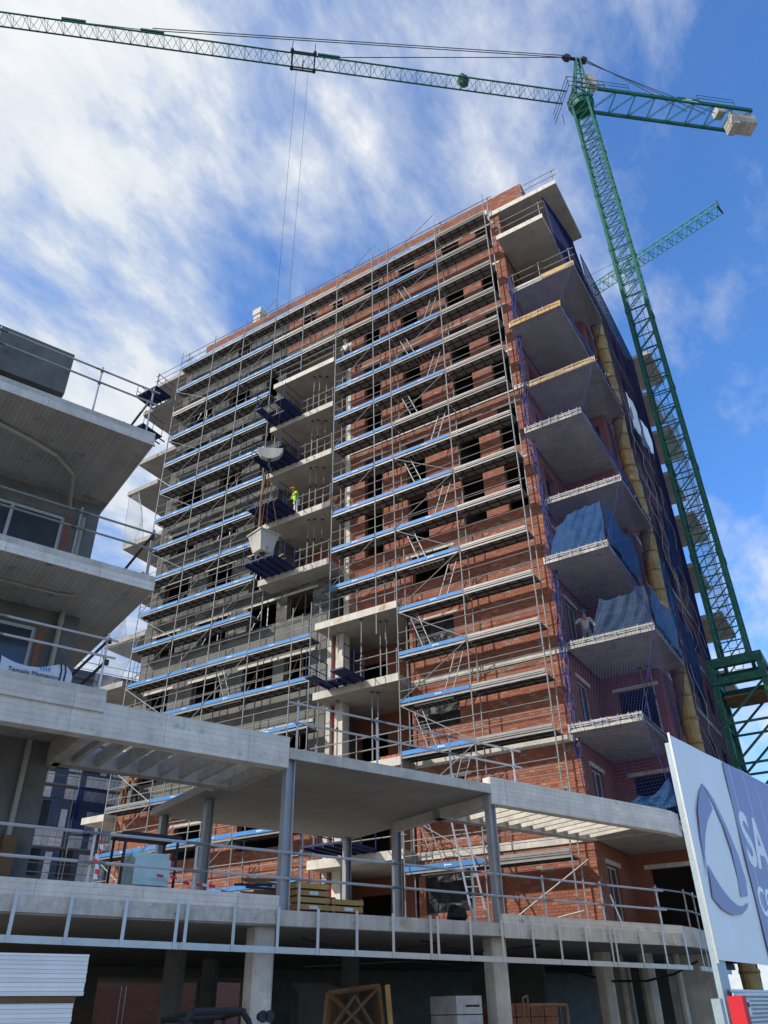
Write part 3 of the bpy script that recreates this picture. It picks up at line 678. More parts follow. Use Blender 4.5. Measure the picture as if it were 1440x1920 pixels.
# guard rails of the podium
po = [-14.2, -11.9, -9.65, -7.68, -5.38, -3.0, -.66, 1.71, 3.9, 6.28]
guardrail('guard_rail', [P2(s, -.16) for s in po], 3.36, 'long tube guard rail along the edge of the terrace slab', (.58, 1.06), 1.14, 'galv_bright', r=.028)
guardrail('guard_rail', [P2(6.28, -.16), (3.02, .6), (3.05, 1.6)], 3.56, 'short sloping tube guard rail at the right end of the terrace', (.42, .9), 1.0, 'galv')
guardrail('guard_rail', [P2(s, -.15) for s in (-5.6, -3.4, -1.12, 1.12)], 6.50, 'tube guard rail on the edge of the terrace roof slab', (.62, 1.05), 1.14, 'galv_bright', r=.026)
# warning tape
t = MB(Fp); 
for k in range(26):
    a, b = -8.0+k*.14, -8.0+(k+1)*.14; za = 3.95-.018*k+.03*math.sin(k); t.add([(a, -1.2, za), (b, -1.2, za-.018), (b, -1.2, za+.05-.018), (a, -1.2, za+.05), (a, -1.203, za), (b, -1.203, za-.018), (b, -1.203, za+.032), (a, -1.203, za+.05)], [(0, 1, 2, 3), (7, 6, 5, 4)], None, k % 2)
tag(t.build('warning_tape', ['tape', 'white_mark']), 'red and white striped warning tape sagging behind the terrace guard rail', 'tape')
t = MB(Fp)
for k in range(8):
    z = 4.3-.08*k; w = .03*math.sin(k*1.3); t.add([(-9.62+w, .0, z), (-9.56+w, .0, z), (-9.56+w*1.2+.02, .0, z-.08), (-9.62+w*1.2+.02, .0, z-.08)], [(0, 1, 2, 3)], None, k % 2)
tag(t.build('warning_tape', ['tape', 'white_mark']), 'end of red and white tape tied to a terrace rail post', 'tape')

# ladders on the terrace
def ladder(p, q, w, label, n, m='alu'):
    t = thing('ladder', label, 'ladder', p); p, q, w = Vector(p), Vector(q), Vector(w)
    for a in (0, 1): MB().bar(p+w*a, q+w*a, .035).build('stile', m, t)
    for k in range(1, n): c = p+(q-p)*(k/n); MB().tube(c, c+w, .018).build('rung', m, t)
    return t
ladder((-2.55, -1.9, 3.36), (-4.75, .55, 9.0), (.42, .12, 0), 'long dark ladder leaning from the terrace up to the brick wall', 18, 'steel_grey')
# glass crate
t = thing('glass_crate', 'black crate of stacked glass panes wrapped in film on the terrace', 'crate', Fp(-8.05, -1.9, 3.36))
for ds in (-.55, .55):
    for do in (-.35, .35): fm().box(-8.05+ds-.022, -8.05+ds+.022, -1.9+do-.022, -1.9+do+.022, 3.36, 4.72).build('crate_post', 'steel_dark', t)
fm().box(-8.65, -7.45, -2.3, -1.5, 4.72, 4.78).build('crate_top', 'steel_dark', t)
for k in range(7): fm().box(-8.42+.012*k, -7.62+.02*(k % 3), -2.2+.09*k, -2.15+.09*k, 3.4, 4.35+.05*(k % 3)).build('glass_pane', 'glass_green', t)
fm().box(-8.4, -7.6, -1.5, -1.44, 3.4, 3.75).build('film_wrap', 'wrap', t); fm().box(-8.38, -7.64, -1.49, -1.45, 3.82, 4.3).build('film_wrap', 'glass_green', t)
# wooden boxes and iron parts
for (s, n_, lab) in ((-4.55, 5, 'taller stack of pale wooden beams with paper labels on the terrace'), (-3.65, 3, 'lower stack of pale wooden beams with paper labels on the terrace')):
    t = thing('timber_stack', lab, 'timber', Fp(s, -1.3, 3.36), 'timber stacks on the terrace')
    for k in range(n_):
        e = random.uniform(-.03, .03); q = fm().box(s-.42+e, s+.42+e, -1.95, -.95, 3.37+.135*k, 3.37+.135*k+.10).build('beam', 'wood', t)
        fm().box(s-.40, s-.32, -1.93, -.97, 3.37+.135*k+.101, 3.37+.135*k+.134).build('batten', 'wood_brown', t); fm().box(s+.32, s+.40, -1.93, -.97, 3.37+.135*k+.101, 3.37+.135*k+.134).build('batten', 'wood_brown', t)
        if k % 2: fm().box(s-.1, s+.12, -.949, -.945, 3.385+.135*k, 3.45+.135*k).build('paper_label', 'white_mark', q)
t = thing('timber_pile', 'dark weathered timber heap left of the pale beam stacks', 'timber', Fp(-5.4, -1.6, 3.36))
for k in range(14): c = Vector(Fp(-5.35+random.uniform(-.3, .3), -1.7, 3.4+.055*k)); d = Vector((DD[0], DD[1], random.uniform(-.05, .05)))*.45; MB().bar(c-d, c+d, .035).build('board', random.choice(['wood_brown', 'steel_dark', 'wood_brown', 'wood_pale']), t)
t = thing('plastic_bundle', 'crumpled black plastic bundle by the terrace column', 'bundle', (-5.7, -.9, 3.36))
def blob(name, c, r, m, parent=None, seed=0, sq=(1, 1, 1)):
    rnd = random.Random(seed); mb = MB(); n, k = 10, 7; vs = []; fs = []
    for i in range(k+1):
        for j in range(n):
            th = math.pi*i/k; ph = 2*math.pi*j/n; q = r*(1+rnd.uniform(-.18, .18) if 0 < i < k else r and 1)
            vs.append((c[0]+q*sq[0]*math.sin(th)*math.cos(ph), c[1]+q*sq[1]*math.sin(th)*math.sin(ph), c[2]+q*sq[2]*math.cos(th)))
    for i in range(k):
        for j in range(n): fs.append((i*n+j, i*n+(j+1) % n, (i+1)*n+(j+1) % n, (i+1)*n+j))
    mb.add(vs, fs); return mb.build(name, m, parent)
blob('sheet', (-5.7, -.9, 3.68), .32, 'black_plastic', t, 3, (1.2, 1, 1))
t = thing('plastic_bundle', 'black plastic bundle at the foot of the right terrace column', 'bundle', Fp(-.5, -1.0, 3.36)); blob('sheet', Fp(-.5, -1.0, 3.58), .24, 'black_plastic', t, 5, (1.1, 1, .9))
t = thing('plastic_bundle', 'black bin bag on the scaffold deck just above the terrace roof', 'bundle', (-5.85, .3, 9.75)); blob('sheet', (-5.85, .3, 10.0), .24, 'black_plastic', t, 9)

# ------------------------------------------------------------------ left building
lb = thing('concrete_building', 'near grey concrete building with stepped balconies at the left edge', 'building', Fp(-12, -4, 3.35))
for z0, z1, s1, o1 in ((6.53, 6.96, -9.97, .03), (9.28, 9.61, -9.38, .0), (12.84, 13.17, -9.98, .15)):
    fm().box(-20, s1, -8, o1, z0, z1-.14).build('balcony_slab', 'concrete_plank', lb)
    fm().box(-20, s1+.012, -8, o1+.012, z1-.1395, z1).build('slab_topping', 'concrete', lb)
    fm().box(-20, s1+.006, o1+.001, o1+.018, z0-.01, z1-.141).build('slab_edge', 'concrete_board', lb)
    fm().box(s1+.001, s1+.02, -8, o1+.018, z0-.01, z1-.141).build('slab_edge', 'concrete_board', lb)
def fwall(s0, s1, z0, z1, o, ops, m, name='outer_wall'):
    b = fm(); wall(b, 'x', s0, s1, z0, z1, o-.25, o, ops); return b.build(name, m, lb)
LW_ = ((3.36, 6.53, -2.5, -10.12, (-13.4, -11.4, 3.7, 5.9)), (6.97, 9.28, -2.2, -10.2, (-13.6, -11.05, 7.0, 8.85)), (9.62, 12.84, -3.1, -10.05, (-13.2, -10.85, 9.65, 12.25)))
for z0, z1, o, s1, w in LW_:
    fwall(-20, s1, z0, z1, o, [w], 'render_dark')
    fm().box(s1-.25, s1-.002, -8, o-.251, z0, z1).build('end_wall', 'render_dark', lb)
    f = fm(); a, b, c, d = w
    for q in (a, (a+b)/2-.1, b-.08): f.box(q, q+.08, o-.12, o-.05, c, d)
    f.box(a+.08, b-.08, o-.119, o-.051, d-.08, d); fr = f.build('window_frame', 'frame_white', lb)
    fm().box(a+.08, b-.08, o-.1, o-.08, c, d-.08).build('pane', 'glass_dark', fr)
    fm().box(b+.05, b+.16, o, o+.02, c, d).build('brick_jamb', 'brick_flat', lb)
fm().box(-10.75, -10.5, -2.49, -2.1, 3.36, 4.6).build('formwork_board', 'wood_brown', lb)
# drain pipes
mb = fm(); mb.path([(-13.3, -.9, 12.76), (-12.3, -1.15, 12.74), (-11.7, -1.4, 12.74)], .05, 8); mb.build('drain_pipe', 'pipe', lb)
mb = fm(); mb.path([(-11.7, -1.4, 12.74), (-11.15, -1.9, 12.72), (-10.85, -3.0, 12.5)], .055, 8); mb.build('drain_pipe', 'pipe', lb)
for s, o, z0, z1 in ((-10.45, -3.0, 9.62, 12.3), (-10.62, -2.1, 6.97, 9.27), (-10.62, -2.4, 3.4, 6.5)):
    mb = fm(); mb.tube((s, o, z0), (s, o, z1), .055, 10); mb.tube((s, o, z1-.3), (s, o, z1-.15), .068, 10); mb.build('drain_pipe', 'pipe', lb)
mb = fm(); mb.tube((-16, -1.2, 9.24), (-11.0, -1.2, 9.24), .035, 8); mb.tube((-11, -1.2, 9.24), (-10.7, -1.05, 9.22), .045, 8); mb.build('drain_pipe', 'pipe', lb)
# box on the roof
t = thing('roof_box', 'big dark grey parapet box overhanging the top slab of the left building', 'parapet', Fp(-14, -1, 13.17))
fm().box(-20, -12.02, -2.6, -.5, 13.85, 15.08).build('panel', 'render_dark', t); fm().box(-20, -12.6, -2.2, -1.2, 13.171, 13.849).build('support', 'dark', t)
# rails of the left building
guardrail('guard_rail', [P2(s, .02) for s in (-16, -13.7, -11.43, -10.16)], 13.17, 'dark tube guard rail on the top slab of the left building', (.93, 1.3), 1.42, 'steel_grey', over=.15)
guardrail('guard_rail', [P2(s, -.12) for s in (-15.5, -13.3, -11.13, -9.52)], 9.61, 'tube guard rail on the middle slab of the left building', (.68, 1.08), 1.2, 'galv', over=.15)
guardrail('guard_rail', [P2(s, -.12) for s in (-14.4, -12.2, -10.08)], 6.96, 'tube guard rail on the lowest slab of the left building', (.7, 1.06), 1.2, 'galv_bright', over=.2)
for (p0, p1, lab) in ((Fp(-10.2, .0, 14.2), Fp(-10.55, -.6, 13.2), 'dark raking strut bracing the top guard rail of the left building'), (Fp(-9.55, -.1, 10.65), Fp(-10.0, -.8, 9.63), 'dark raking strut bracing the middle guard rail of the left building'),
                      (Fp(-10.05, -.1, 8.05), Fp(-10.75, -.9, 6.98), 'upper dark raking strut bracing the lowest guard rail of the left building'), (Fp(-10.03, -.1, 7.6), Fp(-10.45, -.7, 6.98), 'lower dark raking strut bracing the lowest guard rail of the left building')):
    t = thing('strut', lab, 'strut', p1); MB().bar(p0, p1, .028).build('bar', 'steel_dark', t); MB().tube(p0, tuple(Vector(p0)+Vector((0, 0, -.1))), .045).build('coupler', 'steel_dark', t)
# tall end post with the dark tubes
# white big bag
t = thing('big_bag', 'white woven sack with dark stripes and blue print on the lowest left slab', 'sack', Fp(-11.3, -.4, 6.96))
mb = fm(); n = 24; top = []
prof = [.34, .42, .46, .44, .46, .48, .47, .50, .55, .52, .47, .42, .38, .35, .33, .32, .31, .32, .33, .36, .40, .45, .48, .46, .36]
for k in range(n+1):
    s = -13.0+2.42*k/n; top += [(s, -.28, 6.962), (s, -.26, 6.962+prof[k]*.6), (s, -.40, 6.962+prof[k]), (s, -.75, 6.962+prof[k]*.8), (s, -.8, 6.962)]
mb.add(top, [(5*k+j, 5*k+5+j, 5*k+6+j, 5*k+1+j) for k in range(n) for j in range(4)]+[(0, 1, 2, 3, 4), (5*n+4, 5*n+3, 5*n+2, 5*n+1, 5*n)]); mb.build('sack_body', 'sack', t)
for s in (-12.03, -11.93, -10.82, -10.74):
    h = prof[min(24, max(0, round((s+13)/2.42*24)))]; m_ = fm(); m_.add([(s, -.262, 6.97), (s+.03, -.262, 6.97), (s+.03, -.24, 6.962+h*.6), (s+.03, -.385, 6.97+h), (s, -.385, 6.97+h), (s, -.24, 6.962+h*.6)], [(0, 1, 2, 5), (5, 2, 3, 4)]); m_.build('stripe', 'text_dark', t)
def Fmat(s, o, z): return Matrix(((DD[0], 0, NN[0], 0), (DD[1], 0, NN[1], 0), (0, 1, 0, 0), (0, 0, 0, 1))).to_4x4() if False else Matrix.Translation(Fp(s, o, z)) @ Matrix(((DD[0], 0, NN[0]), (DD[1], 0, NN[1]), (0, 1, 0))).to_4x4()
text('lettering', 'Temsila Mantenim', .125, Fmat(-11.75, -.235, 7.06), 'text_dark', t)
for k in range(4): fm().box(-11.2+.05*k, -11.17+.05*k, -.24, -.236, 7.2, 7.26+.015*(k % 2)).build('logo_mark', 'toe_blue', t)

# ------------------------------------------------------------------ insulated building behind
ib = thing('insulated_building', 'distant block clad in printed insulation panels behind the left building', 'building', Fp(3, -40, 0))
ops = [(-1.2, -.45, 9.1, 10.7), (.55, 1.55, 9.1, 10.7), (-1.1, -.45, 11.9, 13.6), (.75, 1.4, 12.5, 13.6), (-.9, .1, 15.6, 17.2), (1.2, 2.2, 15.6, 17.2), (-.9, .1, 19, 20.6), (1.2, 2.2, 19, 20.6), (3, 4, 19, 20.6)]
b = MB(Fp); wall(b, 'x', -6, 12, 8.4, 22.5, -40.3, -40, ops); b.build('wall', 'insul_blue', ib)
b = MB(Fp); b.box(-6, 12, -40.3, -39.98, 0, 4.2); b.build('base_wall', 'far_brick', ib)
fm().box(-6, 12, -40.3, -39.98, 4.21, 8.39).build('base_band', 'frame_white', ib)
b = MB(Fp); b.box(-6, 12, -46, -41.5, 0, 22.4); b.build('inner_wall', 'dark', ib)
for z in (8.9, 10.75, 12.0, 13.75, 15.5, 17.4, 19.2): 
    for k in range(18):
        s = -1.9+.42*k
        if any(o[0]-.2 < s+.2 < o[1]+.2 and o[2] < z+.6 < o[3] for o in ops): continue
        fm().box(s, s+.40, -39.99, -39.95, z, z+(1.6 if z in (8.9, 13.75, 15.5, 17.4, 19.2) else 1.1)).build('insulation_panel', random.choice(['insul_pink', 'insul', 'insul', 'insul', 'insul_blue']), ib)
for o in ops:
    f = fm(); f.box(o[0], o[0]+.06, -40.1, -39.98, o[2], o[3]); f.box(o[1]-.06, o[1], -40.1, -39.98, o[2], o[3]); f.box(o[0]+.06, o[1]-.06, -40.1, -39.98, o[3]-.06, o[3]); w = f.build('window', 'insul_blue', ib)
    fm().box(o[0]+.06, o[1]-.06, -40.15, -40.12, o[2], o[3]-.06).build('pane', 'glass_dark', w)
t = thing('scaffold', 'thin distant scaffold in front of the insulated building', 'scaffold', Fp(0, -39, 0))
for s in (-1.9, .6, 3.1, 5.6):
    for o in (-39.2, -38.4): fm().tube((s, o, 0), (s, o, 25), .03, 5).build('standard', 'galv', t)
for z in (8.6, 10.6, 14.3, 16.5, 18.5, 21.5):
    fm().box(-2.2, 6, -39.2, -38.5, z-.08, z).build('deck', 'deck', t)
    m_ = fm()
    for h in (.5, 1.0): m_ = fm(); m_.tube((-2.2, -38.4, z+h), (6, -38.4, z+h), .025, 5); m_.build('guard_rail', 'galv', t)
t = thing('mesh_fence', 'dark wire mesh barrier at the roof edge behind the lowest left guard rail', 'barrier', Fp(2, -30, 16))
m_ = MB(Fp)
for k in range(13): m_.tube((-1+.42*k, -34, 17.0), (-1+.42*k, -34, 19.4), .02, 4)
for k in range(7): m_.tube((-1, -34, 17+.4*k), (4.2, -34, 17+.4*k), .015, 4)
m_.build('wire', 'steel_dark', t); fm().box(-1, 4.2, -35.4, -34, 16.7, 16.95).build('platform', 'navy', t)
# brick building far behind, through the ground floor
fb = thing('brick_building', 'distant red brick block with white windows seen through the ground floor', 'building', Fp(0, -60, 0))
fops = [(2.9, 3.9, 2.6, 4.6), (5.0, 6.6, 2.2, 4.9)]
b = MB(Fp); wall(b, 'x', -40, 40, 0, 8.8, -60.3, -60, fops); b.build('wall', 'far_brick', fb)
b = MB(Fp); b.box(-40, 40, -62, -61, 0, 8.8); b.build('inner_wall', 'dark', fb)
for o in fops:
    f = fm(); f.box(o[0]-.1, o[0], -60, -59.9, o[2]-.1, o[3]+.1); f.box(o[1], o[1]+.1, -60, -59.9, o[2]-.1, o[3]+.1); f.box(o[0], o[1], -60, -59.9, o[3], o[3]+.1); f.box(o[0], o[1], -60, -59.9, o[2]-.1, o[2])
    for k in range(1, 4): f.box(o[0]+(o[1]-o[0])*k/4-.03, o[0]+(o[1]-o[0])*k/4+.03, -60, -59.95, o[2], o[3])
    w = f.build('window', 'frame_white', fb)
fm().box(-40, 2.2, -59.5, -59.3, 3.4, 6.2).build('render_band', 'frame_white', fb)

# ------------------------------------------------------------------ tower crane
def lattice(parent, name, p, ax, e1, e2, L, bays, w, h, rc, rl, m, tri=False, lace_name='lattice_bracing'):
    """one lattice section: chords as one mesh, its bracing as a child mesh. ax along, e1/e2 across"""
    p, ax, e1, e2 = Vector(p), Vector(ax), Vector(e1), Vector(e2)
    cs = [e1*w/2, -e1*w/2, e2*h] if tri else [e1*w/2+e2*h/2, -e1*w/2+e2*h/2, -e1*w/2-e2*h/2, e1*w/2-e2*h/2]
    mb = MB()
    for c in cs: mb.bar(p+c, p+c+ax*L, rc)
    s = mb.build(name, m, parent)
    mb = MB(); st = L/bays; n = len(cs)
    for i in range(bays):
        for j in range(n):
            a, b = cs[j], cs[(j+1) % n]; z0, z1 = ax*(st*i), ax*(st*(i+1))
            mb.bar(p+a+z1, p+b+z1, rl)
            if tri: mb.bar(p+a+z0, p+b+z0+ax*st*.5, rl); mb.bar(p+b+z0+ax*st*.5, p+a+z1, rl)
            else: mb.bar(p+(a if j in (2, 1) else b)+z0, p+(b if j in (2, 1) else a)+z1, rl)
    mb.build(lace_name, m, s)
    return s
cr = thing('tower_crane', 'tall green tower crane with lattice mast and long jib over the tower', 'crane', (5.2, 9.8, 0))
CX, CY = 5.2, 9.8; MW = 1.16
Z = Vector((0, 0, 1)); X = Vector((1, 0, 0)); Y = Vector((0, 1, 0))
z = 13.9
while z < 57.2:
    L = min(5.5, 57.4-z); worn = z < 29
    lattice(cr, 'mast_section', (CX, CY, z), Z, X, Y, L-.12, max(1, round(L/1.1)), MW, MW, .115, .032, 'green_worn' if worn else 'green')
    for sx in (-1, 1):
        for sy in (-1, 1): mb = MB(); mb.box(CX+sx*MW/2-.11, CX+sx*MW/2+.11, CY+sy*MW/2-.11, CY+sy*MW/2+.11, z+L-.24, z+L+.06); mb.build('joint', 'green_worn' if worn else 'green', cr)
    z += L
mb = MB(); 
for dx in (-.18, .18): mb.bar((CX+dx, CY+.3, 14), (CX+dx, CY+.35, 57), .02)
zz_ = 14.
while zz_ < 57: mb.tube((CX-.18, CY+.35, zz_), (CX+.18, CY+.35, zz_), .014, 4); zz_ += .33
mb.build('ladder', 'green', cr)
lattice(cr, 'base_section', (CX, CY, 0), Z, X, Y, 13.0, 8, 1.95, 1.95, .16, .06, 'green_worn')
mb = MB(); 
for z0, z1, w, t_ in ((13.0, 13.32, 2.25, .26), (13.75, 14.15, 2.25, .26)):
    mb.box(CX-w/2, CX+w/2, CY-w/2, CY-w/2+t_, z0, z1); mb.box(CX-w/2, CX+w/2, CY+w/2-t_, CY+w/2, z0, z1); mb.box(CX-w/2, CX-w/2+t_, CY-w/2+t_, CY+w/2-t_, z0, z1); mb.box(CX+w/2-t_, CX+w/2, CY-w/2+t_, CY+w/2-t_, z0, z1)
for sx in (-1, 1):
    for sy in (-1, 1): mb.box(CX+sx*.98-.13, CX+sx*.98+.13, CY+sy*.98-.13, CY+sy*.98+.13, 13.321, 13.749)
mb.build('collar', 'green_worn', cr)
MB().box(CX-.8, CX+.8, CY-.8, CY+.8, 12.5, 12.58).build('platform', 'wood_brown', cr)
mb = MB(); mb.ring((CX, CY, 57.3), (CX, CY, 57.75), .75, .85, 16); mb.ring((CX, CY, 57.75), (CX, CY, 58.1), .9, .9, 16); mb.build('slewing_ring', 'green', cr)
JD = Vector((-.764, -.645, 0)); JN = Vector((.645, -.764, 0)); JO = Vector((CX, CY, 58.25))
lattice(cr, 'jib_foot', JO, Z, JD, JN, .9, 1, 1.3, 1.3, .09, .05, 'green')
for k in range(9): lattice(cr, 'jib_section', JO+JD*(1.2+5.6*k)+Z*.35, JD, JN, Z, 5.58, 5, .95, .95, .06, .017, 'green', tri=True)
for k in range(2): lattice(cr, 'counter_jib_section', JO-JD*(1.0+6.2*k)+Z*.55, -JD, JN, Z, 6.15, 4, 1.75, .16, .11, .026, 'green')
# tower head
AP = JO+Z*6.3-JD*.75
mb = MB()
for a in (-.55, .55):
    for b in (-.5, .5): mb.bar(JO+JD*a+JN*b+Z*.2, AP+JD*a*.25+JN*b*.2, .09)
for f_ in (.3, .55, .8):
    for a, b in ((-.55, -.5), (.55, -.5), (.55, .5), (-.55, .5)):
        c = JO+Z*.2; a2, b2 = {(-.55, -.5): (.55, -.5), (.55, -.5): (.55, .5), (.55, .5): (-.55, .5), (-.55, .5): (-.55, -.5)}[(a, b)]
        q = lambda a, b: c*(1-f_)+AP*f_+(JD*a*(1-f_*.75)+JN*b*(1-f_*.8)); mb.bar(q(a, b), q(a2, b2), .04)
mb.build('tower_head', 'green', cr)
mb = MB(); mb.bar(AP-JD*.5, AP+JD*1.3, .14); mb.tube(AP+JD*.9-JN*.2, AP+JD*.9+JN*.2, .28, 10); mb.tube(AP-JD*.5-JN*.2, AP-JD*.5+JN*.2, .25, 10); mb.build('sheave', 'steel_dark', cr)
mb = MB(); c = JO-JD*1.25+Z*3.0; mb.hexa([tuple(c+JD*a*.32+JN*b*.3+Z*d*.75) for d in (-1, 1) for a, b in ((-1, -1), (1, -1), (1, 1), (-1, 1))]); mb.build('control_cabinet', 'ballast', cr)
mb = MB()
for a, b in ((-1.7, -.9), (-.4, -.9), (.9, -.9)): mb.tube(JO+JN*a*.8-JD*b-Z*.8, JO+JN*a*.8-JD*b+Z*.5, .025, 4)
for h in (-.8, -.2, .4):
    mb.path([JO+JN*1.5+JD*1.6+Z*h, JO+JN*1.5-JD*1.2+Z*h], .025, 4); mb.path([JO-JN*1.4+JD*1.6+Z*h, JO+JN*1.5+JD*1.6+Z*h], .025, 4)
for a in (-1.2, -.2, .7, 1.6): mb.tube(JO+JN*1.5+JD*a-Z*.8, JO+JN*1.5+JD*a+Z*.4, .025, 4)
mb.build('cage', 'steel_dark', cr)
# pendant ropes
mb = MB()
tj = lambda d: JO+JD*d+Z*1.35
mb.path([AP+JD*1.2, tj(31.2)+Z*.3], .035, 4); mb.path([AP+JD*1.2+JN*.15, tj(31.2)+Z*.3+JN*.15], .035, 4); mb.path([AP+JD*1.2, tj(18.8)], .035, 4); mb.path([tj(31.2)+Z*.25, tj(36.5)], .03, 4)
for dz in (.0, .25, .5): mb.path([AP-JD*.6+Z*(dz-.3), JO-JD*(11.6-dz*6)+Z*.8], .028, 4)
mb.build('pendant_rope', 'rope', cr)
for d in (31.2, 18.8, 36.5): mb = MB(); mb.bar(tj(d)-JD*.8+Z*.15, tj(d)+JD*.8+Z*.15, .14); mb.build('pendant_anchor', 'green', cr)
mb = MB(); mb.box(-.3, .3, -.3, .3, -.5, .5); mb.xf = None; mw_ = [(JO+JD*8.9+JN*.0+Z*.75+JD*a+JN*b+Z*c) for a, b, c in ((0, 0, 0),)]
blob('hoist_winch', tuple(mw_[0]), .62, 'green_worn', cr, 4, (.7, .7, 1))
# counterweights, one by one
for k in range(4):
    c = JO-JD*(12.0+.5*k)+Z*(.05 if k else -.1); h = .62 if k else .78
    mb = MB(); mb.hexa([tuple(c+JD*a*.24+JN*b*.54+Z*d*h*.9) for d in (-1, 1) for a, b in ((-1, -1), (1, -1), (1, 1), (-1, 1))]); mb.build('counterweight', 'ballast', cr)
mb = MB(); c = JO-JD*11.3+Z*1.2; mb.hexa([tuple(c+JD*a*.3+JN*b*.35+Z*d*.35) for d in (-1, 1) for a, b in ((-1, -1), (1, -1), (1, 1), (-1, 1))]); mb.build('counter_winch', 'ballast', cr)
for (a0, a1) in ((1.3, 3.7), (9.2, 12.2)):
    mb = MB()
    for h in (1.5, 1.9): mb.path([JO-JD*a0+JN*.75+Z*h, JO-JD*a1+JN*.75+Z*h], .022, 4)
    for q in (a0, a1): mb.tube(JO-JD*q+JN*.75+Z*.85, JO-JD*q+JN*.75+Z*1.9, .022, 4)
    mb.build('counter_jib_rail', 'steel_dark', cr)
c = JO-JD*8.2+JN*.98+Z*.5
mb = MB(); mb.hexa([tuple(c+JD*a*.9+JN*b*.02+Z*d*.3) for d in (-1, 1) for a, b in ((-1, -1), (1, -1), (1, 1), (-1, 1))]); sg = mb.build('sign', 'green', cr)
mb = MB(); mb.hexa([tuple(c+JN*.03+JD*a*.25+Z*(d*.05+.1)+JN*b*.004) for d in (-1, 1) for a, b in ((-1, -1), (1, -1), (1, 1), (-1, 1))]); mb.hexa([tuple(c+JN*.03-JD*.05+JD*a*.6+Z*(d*.03-.12)+JN*b*.004) for d in (-1, 1) for a, b in ((-1, -1), (1, -1), (1, 1), (-1, 1))]); mb.build('logo_mark', 'white_mark', sg)
# trolley, ropes, hook block, skip
TR = JO+JD*20.6+Z*.25
mb = MB()
for b in (-.62, .62): mb.bar(TR+JD*-.8+JN*b+Z*.05, TR+JD*.8+JN*b+Z*.05, .07)
for a in (-.8, .8):
    mb.bar(TR+JD*a-JN*.62+Z*.05, TR+JD*a+JN*.62+Z*.05, .07)
    for b in (-.62, .62): mb.tube(TR+JD*a+JN*b+Z*.05, TR+JD*a+JN*b+Z*.3, .13, 8); mb.bar(TR+JD*a+JN*b, TR+JD*a+JN*b+Z*1.45, .03)
mb.bar(TR-JN*.3-Z*.4, TR+JN*.3-Z*.4, .06); mb.build('trolley', 'steel_dark', cr)
HK = Vector((-11.5, -2.6, 24.75))
mb = MB()
for a in (-.42, .42): mb.path([TR+JD*a-Z*.1, HK+JD*a*.7+Z*.1], .012, 4)
mb.build('hoist_rope', 'rope', cr)
hb = thing('hook_block', 'pale half round hook block hanging from the crane ropes in front of the recessed bay', 'hook', tuple(HK))
mb = MB(); e = Vector((.8, .6, 0)); ee = Vector((-.6, .8, 0)); pf = [(-.62, .12), (.62, .12), (.58, -.1), (.42, -.36), (.15, -.5), (-.15, -.5), (-.42, -.36), (-.58, -.1)]; n = len(pf)
mb.add([tuple(HK+e*a+Z*b+ee*q) for q in (-.14, .14) for a, b in pf], [tuple(range(n)), tuple(range(2*n-1, n-1, -1))]+[(i, i+n, (i+1) % n+n, (i+1) % n) for i in range(n)]); mb.build('cheek_plate', 'ballast', hb)
mb = MB(); mb.path([HK-Z*.5, HK-Z*.95], .05, 6); mb.path([HK-Z*.95, HK-Z*1.08+e*.12, HK-Z*1.25+e*.1, HK-Z*1.3-e*.05, HK-Z*1.2-e*.13], .04, 6); mb.build('hook', 'steel_dark', hb)
sk = thing('concrete_skip', 'grey tapered concrete skip hanging below the crane hook', 'skip', (-11.5, -2.5, 19.4))
cS = Vector((-11.55, -2.55, 19.62)); e1 = Vector((.26, .966, 0)); e2 = Vector((-.966, .26, 0))
tp, bt = .50, .31
mb = MB(); mb.add([tuple(cS+e1*a*w+e2*b*w+Z*h) for w, h in ((bt, -.55), (tp, .32), (tp+.05, .32), (tp+.05, .39), (tp-.03, .39), (bt, -.45)) for a, b in ((-1, -1), (1, -1), (1, 1), (-1, 1))],
       [(3, 2, 1, 0)]+[(4*k+j, 4*k+(j+1) % 4, 4*k+4+(j+1) % 4, 4*k+4+j) for k in range(5) for j in range(4)]+[(20, 21, 22, 23)]); mb.build('hopper', 'ballast', sk)
mb = MB(); mb.ring(cS-Z*.66, cS-Z*.551, .1, .16, 8); mb.build('outlet', 'steel_dark', sk)
mb = MB()
for a in (-1, 1):
    for b in (-1, 1): mb.path([cS+e1*a*.48+e2*b*.48+Z*.39, HK-Z*1.28], .016, 4)
mb.build('sling', 'wood_brown', sk)
mb = MB(); mb.path([HK-Z*1.3-e*.15, cS+Z*2.0-e1*.3, cS+Z*.6-e1*.25], .05, 6); mb.build('hose', 'wood_brown', sk)
# second crane far behind
c2 = thing('tower_crane', 'distant second green crane whose jib sticks out behind the mast of the first', 'crane', (-22, 48.3, 0))
j0, j1 = Vector((-22, 48.3, 75)), Vector((12.9, 39.9, 75)); a2 = (j1-j0).normalized(); n2 = Vector((a2.y, -a2.x, 0))
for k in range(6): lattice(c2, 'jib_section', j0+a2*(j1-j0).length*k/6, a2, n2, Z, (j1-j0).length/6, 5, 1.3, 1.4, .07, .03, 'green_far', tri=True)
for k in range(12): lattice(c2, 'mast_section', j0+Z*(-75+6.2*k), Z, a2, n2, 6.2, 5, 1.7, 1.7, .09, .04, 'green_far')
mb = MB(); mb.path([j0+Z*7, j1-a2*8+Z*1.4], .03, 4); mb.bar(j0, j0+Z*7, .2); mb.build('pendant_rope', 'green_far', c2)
mb = MB(); mb.bar(j1+Z*.0-n2*.7, j1+n2*.7, .12); mb.bar(j1+Z*.1, j1+Z*1.5, .1); mb.build('jib_end', 'steel_dark', c2)

